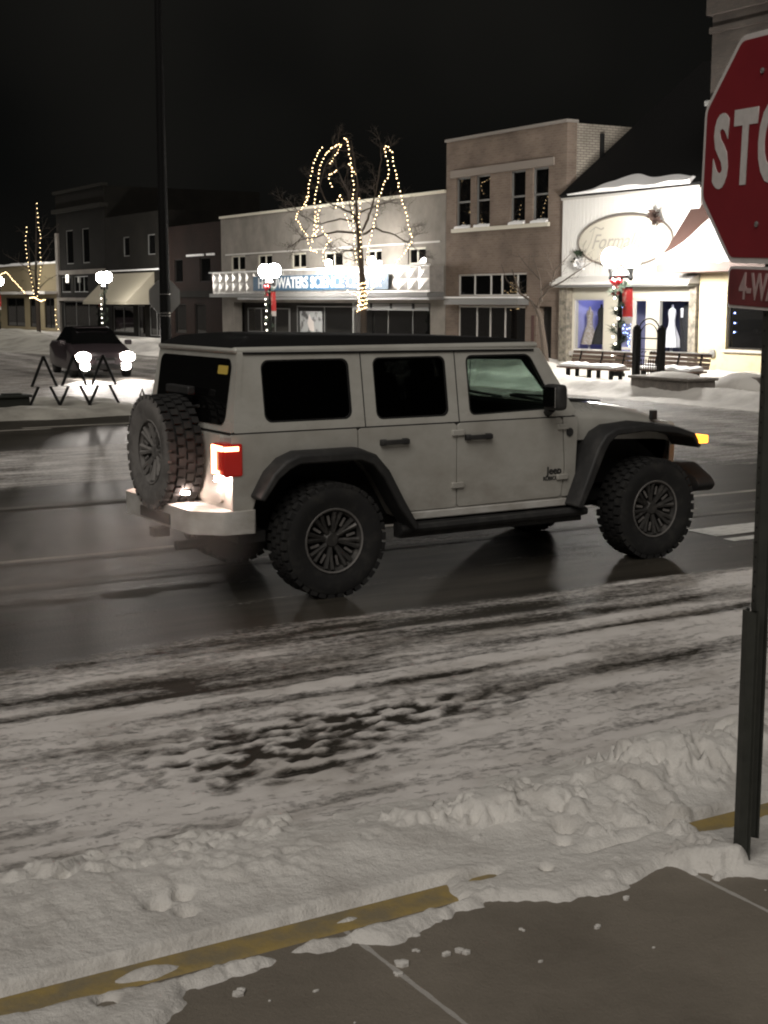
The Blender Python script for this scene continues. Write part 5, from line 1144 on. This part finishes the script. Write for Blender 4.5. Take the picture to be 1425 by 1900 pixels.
# ------------------------------------------------------------------ tall pole with the back of a stop sign
tp = thing('tall_pole', 'very tall dark steel pole at the far corner rising out of the picture', 'pole', (12.25, 30, .0))
b = MB(); b.lathe((0, 0, 0), (0, 0, 1), [(.19, 0), (.19, .12), (.135, .18), (.12, 2), (.075, 9), (.06, 11)], 16); b.build('shaft', mat('pole_dark', (.006, .006, .006), .6, spec=.1), tp, smooth=True)
b = MB(); b.tube([(0, 0, 10.9), (1.0, -.1, 11.15), (2.2, -.2, 11.2)], .04, 8); b.box((2.5, -.22, 11.18), (.7, .28, .12)); b.build('lamp_arm', M['galv'], tp)
ss = thing('reversed_stop_sign', 'bare metal back of an octagonal stop sign strapped to the tall dark pole', 'sign', (12.30, 30.14, 2.17))
b = MB(); b.plate(rpoly([(x_, z_) for x_, z_ in octo(.405)], .02, 2), [], lambda u, v, w: (u, w, v), .004); b.build('sign_plate', M['galv'], ss)
b = MB()
for z in (.06, -.36, -.42): b.lathe((-.05, -.14, z), (0, 0, 1), [(.132, -.012), (.132, .012)], 16)
b.build('strap', M['chrome'], ss)

# ------------------------------------------------------------------ metal tree silhouettes on the snow bank
def zig(b, P, r=.03):
    b.tube([(p[0], 0, p[1]) for p in P], r, 5)
TB = 25.9
mt = thing('tree_sculpture', 'row of black metal zigzag fir tree outlines standing on the snowy corner bank', 'sculpture', (8.70, TB, .08), R(-4))
def fir(x, h, w_, vis=None):
    b = MB(); P = [(x, h), (x-w_*.76, h*.42), (x-w_*.36, h*.42), (x-w_, 0)]; zig(b, P); P = [(x, h), (x+w_*.76, h*.42), (x+w_*.36, h*.42), (x+w_, 0)]; zig(b, P); return b
fir(-.57, .98, .31).build('fir_outline', M['iron'], mt); fir(0, .98, .31).build('fir_outline', M['iron'], mt); fir(.57, .98, .31).build('fir_outline', M['iron'], mt)
b = MB(); b.bx(-1.0, 1.0, -.03, .03, -.02, .03); b.build('base_rail', M['iron'], mt)
ms = thing('small_metal_tree', 'single small black metal tree outline at the right end of the row', 'sculpture', (10.0, 25.75, .05))
b = MB(); zig(b, [(-.12, 0), (0, .34), (.12, 0)]); b.bx(-.16, .16, -.03, .03, -.02, .02); b.build('outline', M['iron'], ms)
b = MB(); b.bx(-.3, .3, -.15, .15, 0, .28); b.bx(-.34, .34, -.19, .19, .281, .33); b.bx(-.18, .18, -.1, .1, .331, .36); o = b.build('planter_box', M['green_dark'], bevel=.02); o.location = (7.55, 26.1, .02); tag(o, 'dark low planter box at the left end of the metal trees', 'planter')

# ------------------------------------------------------------------ oncoming car
car = thing('oncoming_car', 'dark maroon and pearl passenger car coming toward the crossing with lit headlights', 'car', (13.12, 36.4, 0), R(81))
car.scale = (1, .90, .93)
# local +X runs backwards along the car; front at x = 0
W2 = .92
def sec(x, zb, zt, w0, w1, zm): return [(x, -w0, zb), (x, -w0, zm), (x, -w1, zt), (x, 0, zt+.02), (x, w1, zt), (x, w0, zm), (x, w0, zb)]
b = MB(); b.ring([sec(.0, .30, .62, .70, .62, .55), sec(.08, .24, .74, .82, .72, .60), (sec(.5, .22, .86, .91, .78, .70)), sec(1.25, .22, .97, .92, .82, .80), sec(3.2, .22, 1.0, .92, .82, .85), sec(4.4, .25, 1.0, .90, .80, .85), sec(4.65, .35, .92, .82, .74, .80)])
b.build('body', M['car_red'], car, bevel=.03, angle=50)
b = MB(); b.ring([sec(1.15, .90, .96, .80, .78, .93), sec(1.9, .90, 1.40, .80, .58, .98), sec(2.4, .90, 1.46, .80, .58, .98), sec(3.3, .90, 1.43, .80, .58, .98), sec(4.2, .90, .97, .76, .70, .93)])
b.build('cabin', M['dark_glass'], car, smooth=True, angle=30)
b = MB(); b.plate(rrect(1.85, 3.45, -.52, .52, .1), [], lambda u, v, w: (u, v, 1.475-.10*(abs(u-2.5)**2)*.6-w), .03); b.build('roof', M['car_red'], car)
b = MB(); b.bx(-.035, .02, -.30, .30, .52, .60); b.bx(-.02, .05, -.55, .55, .28, .42); b.build('grille', BLK, car, bevel=.01)
b = MB(); b.bx(-.03, .02, -.26, .26, .44, .53); b.build('licence_plate', M['car_white'], car)
for s in (-1, 1):
    b = MB(); b.ball((.03, s*.66, .62), .18, 12, (.5, 1.35, .85)); hl = b.build('headlight', M['headlight'], car, smooth=True)
    b = MB(); b.ball((.02, s*.60, .36), .14, 12, (.5, 1.2, .9)); b.build('fog_lamp', M['headlight'], car, smooth=True)
    b = MB(); b.bx(1.35, 1.5, s*1.02-.1, s*1.02+.1, .93, 1.08); b.build('mirror', M['car_red'], car, bevel=.03)
    for x in (.85, 3.7):
        e = link(bpy.data.objects.new('wheel', None), car); e.location = (x, s*.80, .32)
        b = MB(); b.lathe((0, -.11, 0), (0, 1, 0), [(.20, 0), (.31, .01), (.32, .05), (.32, .17), (.31, .21), (.20, .22)], 24, cap=False); b.build('tyre', M['rubber'], e, smooth=True)
        b = MB(); b.lathe((0, -.10, 0), (0, 1, 0), [(.21, 0), (.16, .03), (.05, .02), (.0, .02)], 16, cap=False); b.lathe((0, .10, 0), (0, -1, 0), [(.21, 0), (.16, .03), (.05, .02), (.0, .02)], 16, cap=False); b.build('rim', M['rim'], e)
    L_ = bpy.data.lights.new('beam', 'SPOT'); L_.energy = 1800; L_.spot_size = R(62); L_.spot_blend = .6; L_.color = (1, .92, .85); L_.shadow_soft_size = .08
    lo = link(bpy.data.objects.new('beam', L_), car); lo.location = (-.06, s*.66, .60); lo.rotation_euler = Vector((-1, 0, -.10)).to_track_quat('-Z', 'Y').to_euler()
pc = thing('parked_car', 'dark parked car at the left edge by the far shops', 'car', (21.0, 84.5, 0), R(95))
b = MB(); b.ring([sec(.0, .30, .62, .70, .62, .55), sec(.5, .22, .86, .91, .78, .70), sec(1.25, .22, .97, .92, .82, .80), sec(3.2, .22, 1.0, .92, .82, .85), sec(4.65, .35, .92, .82, .74, .80)]); b.build('body', M['car_red'], pc, bevel=.03)
b = MB(); b.ring([sec(1.15, .90, .96, .80, .78, .93), sec(1.9, .90, 1.40, .80, .58, .98), sec(3.3, .90, 1.43, .80, .58, .98), sec(4.2, .90, .97, .76, .70, .93)]); b.build('cabin', M['dark_glass'], pc, smooth=True)
